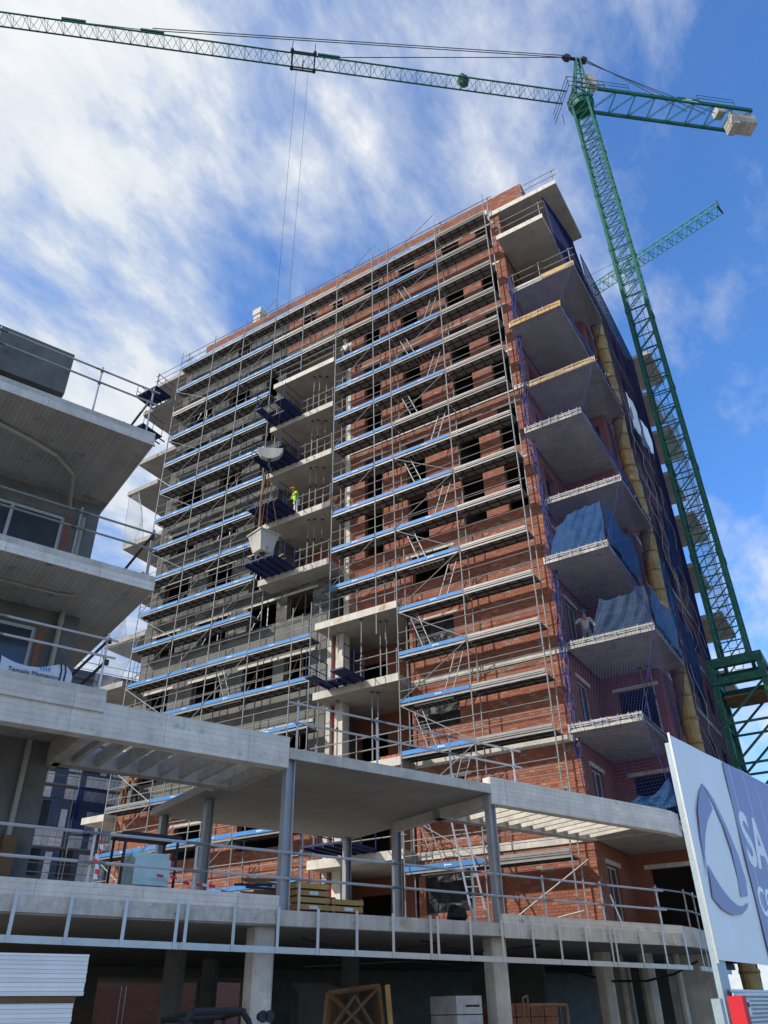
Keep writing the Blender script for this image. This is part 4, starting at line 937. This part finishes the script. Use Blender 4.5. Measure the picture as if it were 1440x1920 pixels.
# ------------------------------------------------------------------ nets, sheets, chute on the right corner
def net(name, P, nu, nv, bulge, r, m, label, cat='net', seg=9, tie=True, group=None):
    """P(u,v)->point. a net of cords with u and v strands"""
    t = thing(name, label, cat, tuple(P(0, 0)), group); mb = MB()
    for i in range(nu+1): mb.strand([P(i/nu, k/seg) for k in range(seg+1)], r)
    for j in range(nv+1): mb.strand([P(k/seg, j/nv) for k in range(seg+1)], r)
    mb.build('cord_mesh', m, t, kind='stuff'); mb = MB()
    for j in (0, 1): mb.strand([P(k/seg, j) for k in range(seg+1)], r*3)
    for j in (0, 1): mb.strand([P(j, k/seg) for k in range(seg+1)], r*3)
    mb.build('edge_rope', m, t)
    if tie:
        for k in range(8):
            p = Vector(P((k+.5)/8, 1)); mb = MB(); mb.strand([p, p+Vector((random.uniform(-.08, .08), -.03, .12)), p+Vector((random.uniform(-.1, .1), -.05, -.22))], .012); mb.build('tie', 'net_white', t)
    return t
def bil(p00, p10, p01, p11, bulge):
    p00, p10, p01, p11, bl = map(Vector, (p00, p10, p01, p11, bulge))
    def P(u, v):
        return p00*(1-u)*(1-v)+p10*u*(1-v)+p01*(1-u)*v+p11*u*v+bl*(math.sin(math.pi*u)**.6*0.5+.5*math.sin(math.pi*u))*math.sin(math.pi*v)+Vector((.02*math.sin(9*v+4*u), .02*math.sin(11*u+3*v), 0))
    return P
NAMES = {9: 'half length pale formwork board', 8: 'yellow formwork board', 7: 'full length tan formwork board', 6: 'white edge just above the middle', 5: 'white edge at mid height', 4: 'blue sheet heaped on it', 3: 'person in white on it', 2: 'wavy rope along its edge'}
for i in (9, 8, 7, 6, 5, 4, 3, 2):
    a, b = bal[i], bal[i-1]
    P = bil((a[0]+.05, a[2]-.06, a[4]-.15), (a[1], a[2]-.06, a[4]-.15), (b[0]+.05, b[2]-.08, b[4]-.1), (b[1], b[2]-.08, b[4]-.1), (.0, -.12, -.05) if i > 3 else (-.1, .22, 0))
    net('safety_net', P, 28, 32, None, .0044, 'net', 'blue front net below the balcony with the %s' % NAMES[i])
    P = bil((a[1]+.04, a[2], a[4]-.15), (a[1]+.04, a[3]-.1, a[4]-.15), (b[1]+.05, b[2], b[4]-.1), (b[1]+.05, b[3]-.1, b[4]-.1), (.14, 0, 0))
    net('safety_net', P, 34, 28, None, .0046, 'net', 'blue side net below the balcony with the %s' % NAMES[i], tie=i % 2 == 0)
# bunched net hanging down the corner
t = thing('safety_net', 'bunched blue net hanging down the brick corner beside the scaffold', 'net', (.5, .75, 9.6))
for k in range(7):
    mb = MB(); w = random.uniform(-.08, .08); pts = []
    for j in range(40):
        z_ = 33-.62*j; pts.append((.52+w+.12*math.sin(j*.8+k)+.10*math.sin(j*.31), .70+w*.5+.06*math.cos(j*.9+k*2), z_))
    mb.strand(pts, random.uniform(.012, .03)); mb.build('strand', 'net', t)
P = bil((3.35, 5.9, 38.3), (3.35, 16.2, 38.3), (3.35, 5.9, 6.0), (3.35, 16.2, 6.0), (.25, 0, 0))
net('debris_net', P, 70, 190, None, .0075, 'net', 'tall dark blue debris net over the right-hand side wall of the tower', seg=24, tie=False)
P = bil((2.9, 1.3, 38.4), (3.3, 4.9, 38.4), (3.3, 1.3, 32.3), (3.6, 5.0, 32.3), (.1, 0, 0))
net('debris_net', P, 45, 70, None, .008, 'net', 'dense blue net hanging from the roof slab corner over the highest balconies', seg=12, tie=False)
P = bil((-25.1, .1, 28.7), (-24.2, .1, 28.7), (-26, 1.0, 25.9), (-24.2, 1.0, 25.9), (.5, 0, 0))
net('safety_net', P, 22, 22, None, .006, 'net_white', 'pale grey safety net between two end balconies at the left of the tower')
P = bil((-25.1, .1, 22.4), (-24.2, .1, 22.4), (-26, 1.0, 19.5), (-24.2, 1.0, 19.5), (.5, 0, 0))
net('safety_net', P, 22, 22, None, .006, 'net_white', 'pale grey safety net low at the left end of the tower')
P = bil((-26, 1.0, 19.1), (-23.0, 1.0, 19.1), (-25.1, .1, 16.3), (-23.0, .1, 16.3), (.3, 0, 0))
net('safety_net', P, 22, 22, None, .006, 'net_white', 'lowest pale grey safety net at the left end of the tower')
P = bil((3.9, 16.2, 35.0), (4.6, 19.6, 35.0), (3.9, 16.2, 20.0), (4.6, 19.6, 20.0), (.2, 0, 0))
net('safety_net', P, 26, 90, None, .007, 'net_white', 'pale net on the rear balconies behind the crane mast', seg=12, tie=False)
def sheet(name, P, nu, nv, m, label, cat='sheet', th=.004):
    t = MB(); vs = [tuple(P(i/nu, j/nv)) for j in range(nv+1) for i in range(nu+1)]; fs = [(j*(nu+1)+i, j*(nu+1)+i+1, (j+1)*(nu+1)+i+1, (j+1)*(nu+1)+i) for j in range(nv) for i in range(nu)]
    t.add(vs, fs); o = t.build(name, m); tag(o, label, cat)
    for p in o.data.polygons: p.use_smooth = True
    md = o.modifiers.new('thickness', 'SOLIDIFY'); md.thickness = th
    return o
def drape(p00, p10, p01, p11, amp, fr, seed=0, sag=0.):
    B = bil(p00, p10, p01, p11, (0, 0, 0)); p00, p10, p01 = Vector(p00), Vector(p10), Vector(p01); n = (p10-p00).cross(p01-p00).normalized()
    rg = random.Random(int(seed*10)+3); ks = [(rg.uniform(8, 34), rg.uniform(-9, 14), rg.uniform(0, 6), rg.uniform(.2, .5)) for _ in range(7)]
    return lambda u, v: B(u, v)+n*amp*sum(w*math.sin(a*u+b*v+c) for a, b, c, w in ks)+Vector((0, 0, -.12*abs(math.sin(2.5*math.pi*u+seed))*(1-v)))+n*amp*(math.sin(fr*u+seed)+.5*math.sin(fr*1.9*u+2*v+seed*2)+.4*math.sin(5*v+seed))+Vector((0, 0, -sag*math.sin(math.pi*u)*(1-v)))
z = FL[4]; sheet('tarpaulin', drape((.95, .7, z+1.75), (2.9, .6, z+2.2), (.7, .12, z+.02), (2.95, .1, z+.02), .028, 9, 1, -.15), 60, 30, 'tarp_blue', 'bright blue sheet heaped on the front of the balcony above the person in white', 'tarpaulin')
sheet('tarpaulin', drape((3.05, .4, z+2.1), (3.1, 4.3, z+2.2), (3.03, .1, z+.02), (3.05, 4.4, z+.02), .04, 10, 2, .3), 56, 26, 'tarp_blue', 'blue sheet along the outer side of the balcony above the person in white', 'tarpaulin')
z = FL[3]; sheet('tarpaulin', drape((2.0, 1.2, z+1.55), (3.75, 1.15, z+1.75), (1.5, 1.05, z+.03), (3.8, 1.0, z+.03), .022, 11, 3, .15), 60, 26, 'tarp_grey', 'grey blue sheet tied up on the balcony beside the person in white', 'tarpaulin')
sheet('tarpaulin', drape((3.83, 1.2, z+1.8), (3.9, 4.9, z+1.9), (3.83, 1.0, z+.03), (3.83, 5.1, z+.03), .035, 10, 4, .2), 56, 24, 'tarp_blue', 'blue sheet along the outer side of the balcony with the person in white', 'tarpaulin')
z = FL[1]; sheet('tarpaulin', drape((.7, 1.25, z+1.05), (3.2, 1.25, z+1.35), (.8, 1.2, z+.1), (3.25, 1.2, z+.5), .05, 12, 5, .3), 60, 18, 'tarp_blue', 'torn blue sheet hung in front of the lowest corner balcony', 'tarpaulin')
for yy, lab, zt in ((6.4, 'nearest', 19.0), (8.6, 'middle', 16.5), (11.0, 'farthest', 23.5)):
    sheet('tarpaulin', drape((3.45, yy, zt), (3.45, yy+2.4, zt), (3.4, yy, zt-3.6), (3.4, yy+2.2, zt-3.4), .06, 10, yy, .2), 16, 14, 'tarp_blue', '%s blue sheet hanging on the side wall beyond the yellow chute' % lab, 'tarpaulin')
sheet('wall_banner', drape((3.55, 8.7, 29.9), (3.55, 14.0, 30.2), (3.5, 8.9, 27.4), (3.5, 14.0, 28.3), .05, 12, 2, .2), 26, 10, 'banner_white', 'ragged white banner high on the side wall left of the crane mast', 'banner')
# yellow rubbish chute
ch = thing('rubbish_chute', 'long yellow rubbish chute of stacked tapered sections down the right side of the tower', 'chute', (3.35, 5.65, 2.0))
zc = 33.0; k = 0
while zc > 2.2:
    xo = 3.42+.05*math.sin(zc*.7); yo = 5.62+.05*math.cos(zc*.9)
    mb = MB(); mb.ring((xo, yo, zc), (xo, yo, zc-1.0), .32, .285, 14, False); mb.ring((xo, yo, zc-.02), (xo, yo, zc-.06), .332, .332, 14, False); cs_ = mb.build('chute_section', 'yellow', ch); mb = MB(); mb.ring((xo, yo, zc-.07), (xo, yo, zc-.12), .336, .336, 14, False); mb.build('strap', 'wood_brown', cs_); zc -= .92
MB().path([(3.78, 5.5, 33), (3.8, 5.5, 18), (3.75, 5.5, 2.3)], .02, 4).build('chain', 'steel_dark', ch)
# cords and poles hanging on the side wall
for k, (yy, zt, zb) in enumerate(((5.0, 12.6, 6.9), (5.15, 12.7, 7.1))):
    prop((2.3+.35*k, 4.2, FL[2]), 3.0, ['left', 'right'][k]+' steel prop under the corner balcony slab left of the yellow chute')
t = thing('rope_tangle', 'tangle of white ropes and rods hanging down the side wall beside the chute', 'rope', (3.6, 6.2, 30))
for k in range(16):
    y_ = 6.0+random.uniform(0, 6); z_ = random.uniform(10, 32); mb = MB(); mb.strand([(3.65+.1*math.sin(j*1.3+k), y_+.35*j*random.uniform(.3, .7), z_-.55*j) for j in range(8)], .014); mb.build('rope', 'net_white', t)

# ------------------------------------------------------------------ site banner and hoarding
BD = Vector((.1, .995, 0)).normalized(); BN = Vector((BD.y, -BD.x, 0)); BO = Vector((5.63, -9.6, 0))
Bp = lambda a, z, n=0.: tuple(BO+BD*a+BN*n+Vector((0, 0, z)))
bn = thing('site_banner', 'large white and purple builder banner with a curved emblem at the right edge', 'banner', Bp(0, 2.3))
mb = MB(lambda a, n, z: Bp(a, z, n)); nu, nv = 40, 14
def bpt(i, j):
    a = 10.0*i/nu; z_ = 2.3+3.85*j/nv+.05*a*(j/nv); return (a, .012*math.sin(a*3.1+j*.3)*(.4+.6*math.sin(math.pi*j/nv))+.008*math.sin(j*1.1+a), z_)
mb.add([bpt(i, j) for j in range(nv+1) for i in range(nu+1)], [(j*(nu+1)+i, j*(nu+1)+i+1, (j+1)*(nu+1)+i+1, (j+1)*(nu+1)+i) for j in range(nv) for i in range(nu)])
o = mb.build('sheet', 'banner_white', bn); md = o.modifiers.new('thickness', 'SOLIDIFY'); md.thickness = .004
def flat(name, poly, m, off=.027):
    mb = MB(); n = len(poly); mb.add([Bp(a, z_, off) for a, z_ in poly]+[Bp(a, z_, off-.0015) for a, z_ in poly], [tuple(range(n)), tuple(range(2*n-1, n-1, -1))]+[(i, n+i, n+(i+1) % n, (i+1) % n) for i in range(n)]); mb.build(name, m, bn)
flat('purple_field', [(3.28, 2.32), (10, 2.32), (10, 6.6), (3.36, 6.3), (3.3, 5.0)], 'banner_purple', .0255)
for a in (3.75, 4.9, 5.9): flat('fold', [(a, 2.33), (a+.02, 2.33), (a+.02, 6.3), (a, 6.3)], 'banner_white', .0275)
def smooth(poly, n=6):
    out_ = []; k = len(poly)
    for i in range(k):
        p0, p1, p2, p3 = (Vector(poly[(i+d) % k]) for d in (-1, 0, 1, 2))
        for q in range(n): t = q/n; out_.append(tuple(.5*((2*p1)+(p2-p0)*t+(2*p0-5*p1+4*p2-p3)*t*t+(3*p1-p0-3*p2+p3)*t**3)))
    return out_
up_c = [(1.38, 5.46), (1.7, 5.36), (2.0, 5.2), (2.45, 4.75), (2.8, 4.25), (2.92, 3.75), (2.78, 3.5), (2.25, 3.44)]
in_c = [(2.36, 3.75), (2.40, 4.15), (2.25, 4.6), (1.98, 4.95), (1.78, 5.06)]
flat('emblem', up_c[:1]+[(1.62, 5.30), (1.85, 5.12), (2.2, 4.75), (2.36, 4.3), (2.34, 3.8), (2.23, 3.44), (2.76, 3.5), (2.9, 3.78), (2.8, 4.25), (2.45, 4.75), (2.0, 5.2), (1.7, 5.38)], 'banner_purple')
flat('emblem', [(1.38, 5.46), (1.05, 5.22), (.72, 4.85), (.48, 4.3), (.36, 3.6), (.55, 4.05), (.80, 4.38), (1.2, 4.72), (1.72, 5.02), (1.58, 5.25)], 'banner_purple', .0285)
flat('emblem', [(.58, 3.86), (.42, 3.28), (.85, 3.13), (1.43, 3.07), (2.02, 3.12), (2.45, 3.24), (2.7, 3.38), (2.3, 3.28), (1.9, 3.26), (1.5, 3.34), (1.1, 3.5), (.8, 3.68)], 'banner_purple', .0278)
BM = lambda a, z_, n: Matrix.Translation(Bp(a, z_, n)) @ Matrix(((BD.x, 0, BN.x), (BD.y, 0, BN.y), (0, 1, 0))).to_4x4()
def letters(name, body, size, a, z_, sx=1.0, wgt=.03):
    o = text(name, body, size, BM(a, z_, .0285) @ Matrix.Diagonal((sx, 1, 1, 1)), 'banner_white', bn, .0015); o.data.offset = wgt; o.data.resolution_u = 6
letters('lettering', 'SA', 1.55, 3.5, 4.2, 1.02, .035)
letters('lettering', 'CO', .78, 3.5, 3.22, 1.0, .01)
pt = MB(lambda a, n, z: Bp(a, z, n)); pt.box(.02, .5, -.12, -.03, 0, 6.0); pt.build('post', 'post_blue', bn)
pt = MB(lambda a, n, z: Bp(a, z, n)); pt.box(-.01, .02, -.02, .02, 2.25, 6.18); pt.build('edge_tube', 'galv_bright', bn)
hd = thing('hoarding', 'grey corrugated metal hoarding with a small white notice at the bottom right corner', 'fence', Bp(.3, 0))
mb = MB(lambda a, n, z: Bp(a, z, n)); prof_ = []; k = 60
for i in range(k+1): prof_.append((.05+.03*(1 if (i//2) % 2 else -1), 1.88-.031*i))
mb.add([(a, n, z_) for a in (.25, 9) for n, z_ in prof_]+[(a, n-.01, z_) for a in (.25, 9) for n, z_ in prof_], [(i, i+1, k+2+i, k+1+i) for i in range(k)]+[(2*(k+1)+i, 3*(k+1)+i, 3*(k+1)+i+1, 2*(k+1)+i+1) for i in range(k)]); mb.build('panel', 'galv_bright', hd)
mb = MB(lambda a, n, z: Bp(a, z, n)); mb.box(.3, .98, .086, .092, 1.5, 1.72); nb = mb.build('notice', 'white_mark', hd)
text('lettering', 'RUN', .17, BM(.33, 1.55, .094), 'text_dark', hd, .001)
mb = MB(lambda a, n, z: Bp(a, z, n)); mb.box(.68, .93, .093, .096, 1.62, 1.69); mb.build('notice_mark', 'text_dark', hd)
tag(MB(lambda a, n, z: Bp(a, z, n)).box(-.12, .1, .06, .30, 0, 1.78).build('barrier_sleeve', 'red'), 'red plastic sleeve at the left end of the hoarding', 'sleeve')
fp = thing('fence_post', 'short grey blue steel post left of the red sleeve', 'post', Bp(-.9, 0, .3)); mb = MB(lambda a, n, z: Bp(a, z, n)); mb.box(-.95, -.91, .06, .2, 0, 1.74); mb.box(-.909, -.8, .06, .09, 0, 1.74); mb.box(-.909, -.8, .17, .2, 0, 1.74); mb.build('profile', 'post_blue', fp)

# ------------------------------------------------------------------ things at street level
t = thing('board_stack', 'stack of white foam boards in two bundles at the bottom left corner', 'boards', Fp(-12.5, 4.5, 0))
for s0, s1, z0, z1 in ((-15, -10.52, 1.88, 2.33), (-15, -10.62, .9, 1.80)):
    k = z0
    while k < z1: e = random.uniform(-.004, .004); fm().box(s0, s1+e, 2.0, 3.3+e, k, min(z1, k+.044)).build('foam_board', 'foam_white', t); k += .047
fm().box(-15, -10.6, 2.05, 3.27, 1.805, 1.875).build('pallet_board', 'wood_brown', t); fm().box(-15, -10.7, 2.1, 3.2, .02, .88).build('pallet', 'wood_brown', t)
# front loader roll bar
t = thing('site_loader', 'dark roll bar and lamps of a small site loader parked by the columns', 'loader', Fp(-7.5, 1.5, 0))
mb = MB(Fp); mb.path([(-8.35, 1.5, .6), (-8.32, 1.5, 1.55), (-8.2, 1.5, 1.70), (-7.35, 1.5, 1.71), (-7.2, 1.5, 1.55), (-7.15, 1.5, .6)], .05, 8); mb.build('roll_bar', 'steel_dark', t)
mb = MB(Fp); mb.path([(-8.35, .6, .6), (-8.3, .6, 1.6), (-7.2, .6, 1.62), (-7.15, .6, .6)], .04, 8); mb.tube((-8.2, 1.5, 1.7), (-8.3, .6, 1.6), .04); mb.tube((-7.3, 1.5, 1.7), (-7.2, .6, 1.62), .04); mb.build('roof_frame', 'steel_dark', t)
fm().box(-8.5, -7.0, .2, 1.9, .45, 1.0).build('chassis', 'yellow', t)
for s in (-8.3, -7.2):
    for o in (.3, 1.8): fm().tube((s-.15, o, .42), (s+.15, o, .42), .42, 14).build('wheel', 'black_plastic', t)
for s in (-7.02, -6.9): fm().ring((s, 1.5, 1.62), (s, 1.62, 1.62), .06, .09, 10).build('lamp', 'steel_dark', t)
# timber frames
t = thing('truss_stack', 'leaning brown timber frames stacked beside the centre column', 'frames', Fp(-3.6, -1.2, 0))
for k in range(4):
    o = -1.0-.18*k; s0, s1 = -4.3+.2*k, -2.55+.07*k; m_ = MB(Fp)
    q = [(s0, o, .3), (s0+.18, o, 2.0), (s1-.25, o, 2.13), (s1, o, .3)]
    m_.path(q, .045, 4); m_.path([(s0+.1, o, 1.1), (s1-.25, o, 2.1)], .03, 4); m_.path([(s0+.2, o, 1.98), (s1-.05, o, 1.0)], .03, 4); m_.path([(s0+.3, o, 1.4), ((s0+s1)/2, o, 1.95), (s1-.3, o, 1.3)], .03, 4); m_.build('frame', 'wood_brown', t)
fm().ring((-2.42, -.95, .2), (-2.62, -.95, 2.15), .07, .07, 4).build('plank', 'wood', t)
for (s, o, w, h, lab) in ((-.75, -.9, .75, 1.95, 'film wrapped pallet of grey blocks left of the right front column'),):
    t = thing('wrapped_pallet', lab, 'pallet', Fp(s, o, 0)); fm().box(s-w/2-.06, s+w/2+.06, o-.5, o+.5, .01, .14).build('pallet', 'wood_brown', t)
    for k in range(5): fm().box(s-w/2+.01*(k % 2), s+w/2, o-.45, o+.45, .15+.36*k, .49+.36*k).build('block_layer', 'wrap', t)
    fm().box(s-.1, s+.3, o+.451, o+.455, 1.72, 1.76).build('printed_line', 'text_dark', t)
t = thing('site_barrier', 'brown tubular barrier frame in front of the right front column', 'barrier', Fp(.0, .8, 0))
m_ = MB(Fp); m_.path([(-.35, .8, 0), (-.35, .8, 1.72), (1.0, .8, 1.72), (1.0, .8, 0)], .035, 6)
for q in (-.1, .2, .5, .8): m_.tube((q, .8, .3), (q, .8, 1.7), .014, 5)
m_.path([(-.38, .85, 1.5), (-.38, .85, 1.86), (-.24, .85, 1.9), (-.24, .85, 1.5)], .02, 5); m_.build('frame', 'wood_brown', t); m_ = MB(Fp); m_.tube((-.35, .8, .3), (1.0, .8, .3), .025); m_.build('lower_bar', 'wood_brown', t)
t = thing('pallet_stack', 'dark stack of timber pallets seen through the left ground floor bay', 'pallets', Fp(-6.8, -9, 0))
for k in range(12): fm().box(-8.4, -6.2-.1*(k % 3), -10, -8.8, .16*k+.01, .16*k+.12).build('pallet', 'wood_brown', t)
t = thing('panel_stack', 'grey formwork panels standing in the dark behind the timber frames', 'panels', Fp(-1.6, -6, 0))
for k in range(5): fm().box(-1.9, -.7+.05*k, -6.2+.08*k, -6.15+.08*k, 0, 2.35-.05*k).build('panel', 'concrete_shaded', t)
t = thing('brick_pallet', 'dim pallet of reddish bricks in the dark ground floor right of centre', 'bricks', Fp(2.2, -2, 0))
for k in range(6):
    for q in range(4): fm().box(1.3+.5*q, 1.76+.5*q, -2.4, -1.6, .01+.3*k, .29+.3*k).build('brick_pack', 'brick_flat', t)
mb = MB(); mb.path([(-.5, .6, 2.55), (.4, .8, 2.32), (1.4, 1.0, 2.30), (2.2, 1.1, 2.45), (2.9, 1.2, 2.75)], .035, 6)
tag(mb.build('cable', 'steel_dark'), 'thick black cable sagging under the terrace slab at the right', 'cable')

# ------------------------------------------------------------------ people
def skin_obj(name, pts, edges, rad, m, parent, mtx, sub=1):
    me = bpy.data.meshes.new(name); me.from_pydata([tuple(mtx @ Vector(p)) for p in pts], edges, []); me.materials.append(MATS[m])
    o = link(name, me, parent); md = o.modifiers.new('skin', 'SKIN'); sv = me.skin_vertices[0].data
    for i, r in enumerate(rad): sv[i].radius = (r, r)
    for v in sv: v.use_root = False
    sv[0].use_root = True; md.use_smooth_shade = True
    s = o.modifiers.new('sub', 'SUBSURF'); s.levels = sub; s.render_levels = sub
    return o
def person(loc, rot, label, top, legs, hat, armL=(.30, .12, 1.0), armR=(-.30, .12, 1.0), bend=0., hatmat=None):
    """standing figure; local +Y is forward. arms end at armL/armR (hand positions)"""
    t = thing('person', label, 'person', loc); mtx = Matrix.Translation(loc) @ Matrix.Rotation(rot, 4, 'Z'); b = bend
    hip = (0, 0, .95); ch_ = (0, b*.45, 1.30-.05*b); nk = (0, b*.7, 1.48-.12*b); hd_ = (0, b*.85+.02, 1.62-.16*b); tp_ = (0, b*.9+.03, 1.74-.2*b)
    def el(h, s): return ((s*.24+h[0])/2+.05*s, (ch_[1]+h[1])/2-.06, (1.38+h[2])/2-.02)
    P_ = [hip, ch_, nk, hd_, tp_, (.1, 0, .9), (.12, .03, .5), (.12, 0, .09), (-.1, 0, .9), (-.13, .05, .5), (-.13, -.02, .09), (.19, ch_[1], 1.40-.08*b), el(armL, 1), armL, (-.19, ch_[1], 1.40-.08*b), el(armR, -1), armR, (.12, .16, .05), (-.13, .14, .05), (0, hd_[1]+.11, hd_[2]-.0)]
    E_ = [(0, 1), (1, 2), (2, 3), (3, 4), (0, 5), (5, 6), (6, 7), (0, 8), (8, 9), (9, 10), (1, 11), (11, 12), (12, 13), (1, 14), (14, 15), (15, 16), (7, 17), (10, 18), (3, 19)]
    r_ = [.12, .14, .055, .095, .06, .085, .06, .04, .085, .06, .04, .06, .042, .03, .06, .042, .03, .04, .04, .02]
    for hi, s in ((13, 1), (16, -1)):
        h = Vector(P_[hi]); el_ = Vector(P_[hi-1]); d = (h-el_).normalized(); sd_ = d.cross(Vector((0, 0, 1))).normalized() if abs(d.z) < .9 else Vector((1, 0, 0))
        for q, ln in ((-1.5, .075), (-.5, .09), (.5, .085), (1.5, .07), (2.6, .05)):
            k = len(P_); f1 = h+d*.05+sd_*.018*q; P_.append(tuple(f1)); P_.append(tuple(f1+d*ln-Vector((0, 0, .02)))); E_ += [(hi, k), (k, k+1)]; r_ += [.009, .008]
    skin_obj('body', P_, E_, r_, 'skin', t, mtx)
    skin_obj('jacket', [(0, b*.05, .88), (0, b*.25, 1.1), ch_, (0, b*.6, 1.43-.1*b), P_[11], P_[12], tuple(Vector(P_[13])*.85+Vector(P_[12])*.15), P_[14], P_[15], tuple(Vector(P_[16])*.85+Vector(P_[15])*.15)], [(0, 1), (1, 2), (2, 3), (2, 4), (4, 5), (5, 6), (2, 7), (7, 8), (8, 9)], [.155, .15, .165, .07, .078, .06, .045, .078, .06, .045], top, t, mtx)
    skin_obj('trousers', [(0, 0, .93), P_[5], P_[6], (.12, 0, .1), P_[8], P_[9], (-.13, -.02, .1)], [(0, 1), (1, 2), (2, 3), (0, 4), (4, 5), (5, 6)], [.135, .1, .075, .06, .1, .075, .06], legs, t, mtx)
    skin_obj('boots', [(.12, -.03, .05), (.12, .14, .045)], [(0, 1)], [.055, .045], 'steel_dark', t, mtx); skin_obj('boots', [(-.13, -.05, .05), (-.13, .12, .045)], [(0, 1)], [.055, .045], 'steel_dark', t, mtx)
    c = mtx @ Vector((hd_[0], hd_[1]+.005, hd_[2]+.035)); mb = MB()
    n = 12; vs = []; fs = []
    for i in range(5):
        th = math.pi/2*i/4
        for j in range(n): vs.append((c.x+.128*math.cos(th)*math.cos(2*math.pi*j/n), c.y+.128*math.cos(th)*math.sin(2*math.pi*j/n), c.z+.135*math.sin(th)))
    for i in range(4):
        for j in range(n): fs.append((i*n+j, i*n+(j+1) % n, (i+1)*n+(j+1) % n, (i+1)*n+j))
    mb.add(vs, fs); f_ = mtx.to_3x3() @ Vector((0, 1, 0)); pk = c+f_*.14; mb.ring(c+f_*.05-Z*.002, c+f_*.05+Z*.012, .155, .15, 12); mb.build('helmet', hat, t)
    return t
person((-12.0, .25, FL[6]), R(150), 'worker in a yellow jacket and orange helmet on the open balcony', 'hivis', 'cloth_white', 'orange', (.28, .28, 1.15), (-.2, .35, 1.05), .25)
person((1.0, 2.35, FL[3]), R(195), 'worker in a white shirt and blue cap standing behind the net on the corner balcony', 'cloth_white', 'cloth_grey', 'blue_cap', (.36, .25, 1.15), (-.33, .2, .9), .1)
person((-21.6, .36, ZR[14]), R(-70), 'stooping worker in dark clothes, left of two on the low scaffold deck', 'cloth_dark', 'wood_brown', 'steel_dark', (.25, .5, .8), (-.2, .5, .7), .7)
person((-20.8, .36, ZR[14]), R(80), 'stooping worker with an orange helmet, right of two on the low scaffold deck', 'wood_brown', 'cloth_dark', 'orange', (.25, .5, .7), (-.2, .5, .8), .7)
person((-9.15, .4, ZR[3]), R(180), 'worker in a white shirt by the scaffold near the top recessed balcony', 'cloth_white', 'cloth_dark', 'frame_white', (.28, .15, 1.0), (-.28, .2, 1.0), .05)
for o in [o for o in SC.objects if o.type == 'FONT']: mesh_text(o)
# loose scaffold tubes and hoses on the terrace
for p0, p1, lab in (((-2.6, -1.2, 3.4), (.6, -.25, 5.5), 'long scaffold tube raking up behind the right half of the terrace rail'), ((-3.6, -.9, 3.42), (.3, -.4, 4.1), 'low scaffold tube sloping along the brick wall on the terrace'), ((1.3, .2, 3.36), (.75, .9, 4.6), 'short tube leaning on the right corner of the terrace wall')):
    tag(MB().tube(p0, p1, .026, 8).build('scaffold_tube', 'galv'), lab, 'tube')
for k, (y0_, c_) in enumerate(((-10.6, 'pair'), (-8.7, 'loop'))):
    pts = [(-.9+.45*j, .35+.2*math.sin(j*1.7+k), 2.98-.16*math.sin(math.pi*j/8)-.05*k) for j in range(9)]
    tag(MB().path([Fp(a-3.2*k-1, b-1.0, c) for a, b, c in pts], .022, 6).build('hose', 'steel_dark'), ('first', 'second')[k]+' thin black hose slung under the terrace slab left of centre', 'hose')
P = bil(Fp(.6, -38.3, 14.2), Fp(2.4, -38.3, 14.2), Fp(.5, -38.3, 11.3), Fp(2.5, -38.3, 11.4), (0, 0, 0))
net('debris_net', P, 30, 40, None, .014, 'net', 'dark blue net on the distant scaffold of the insulated building', tie=False)
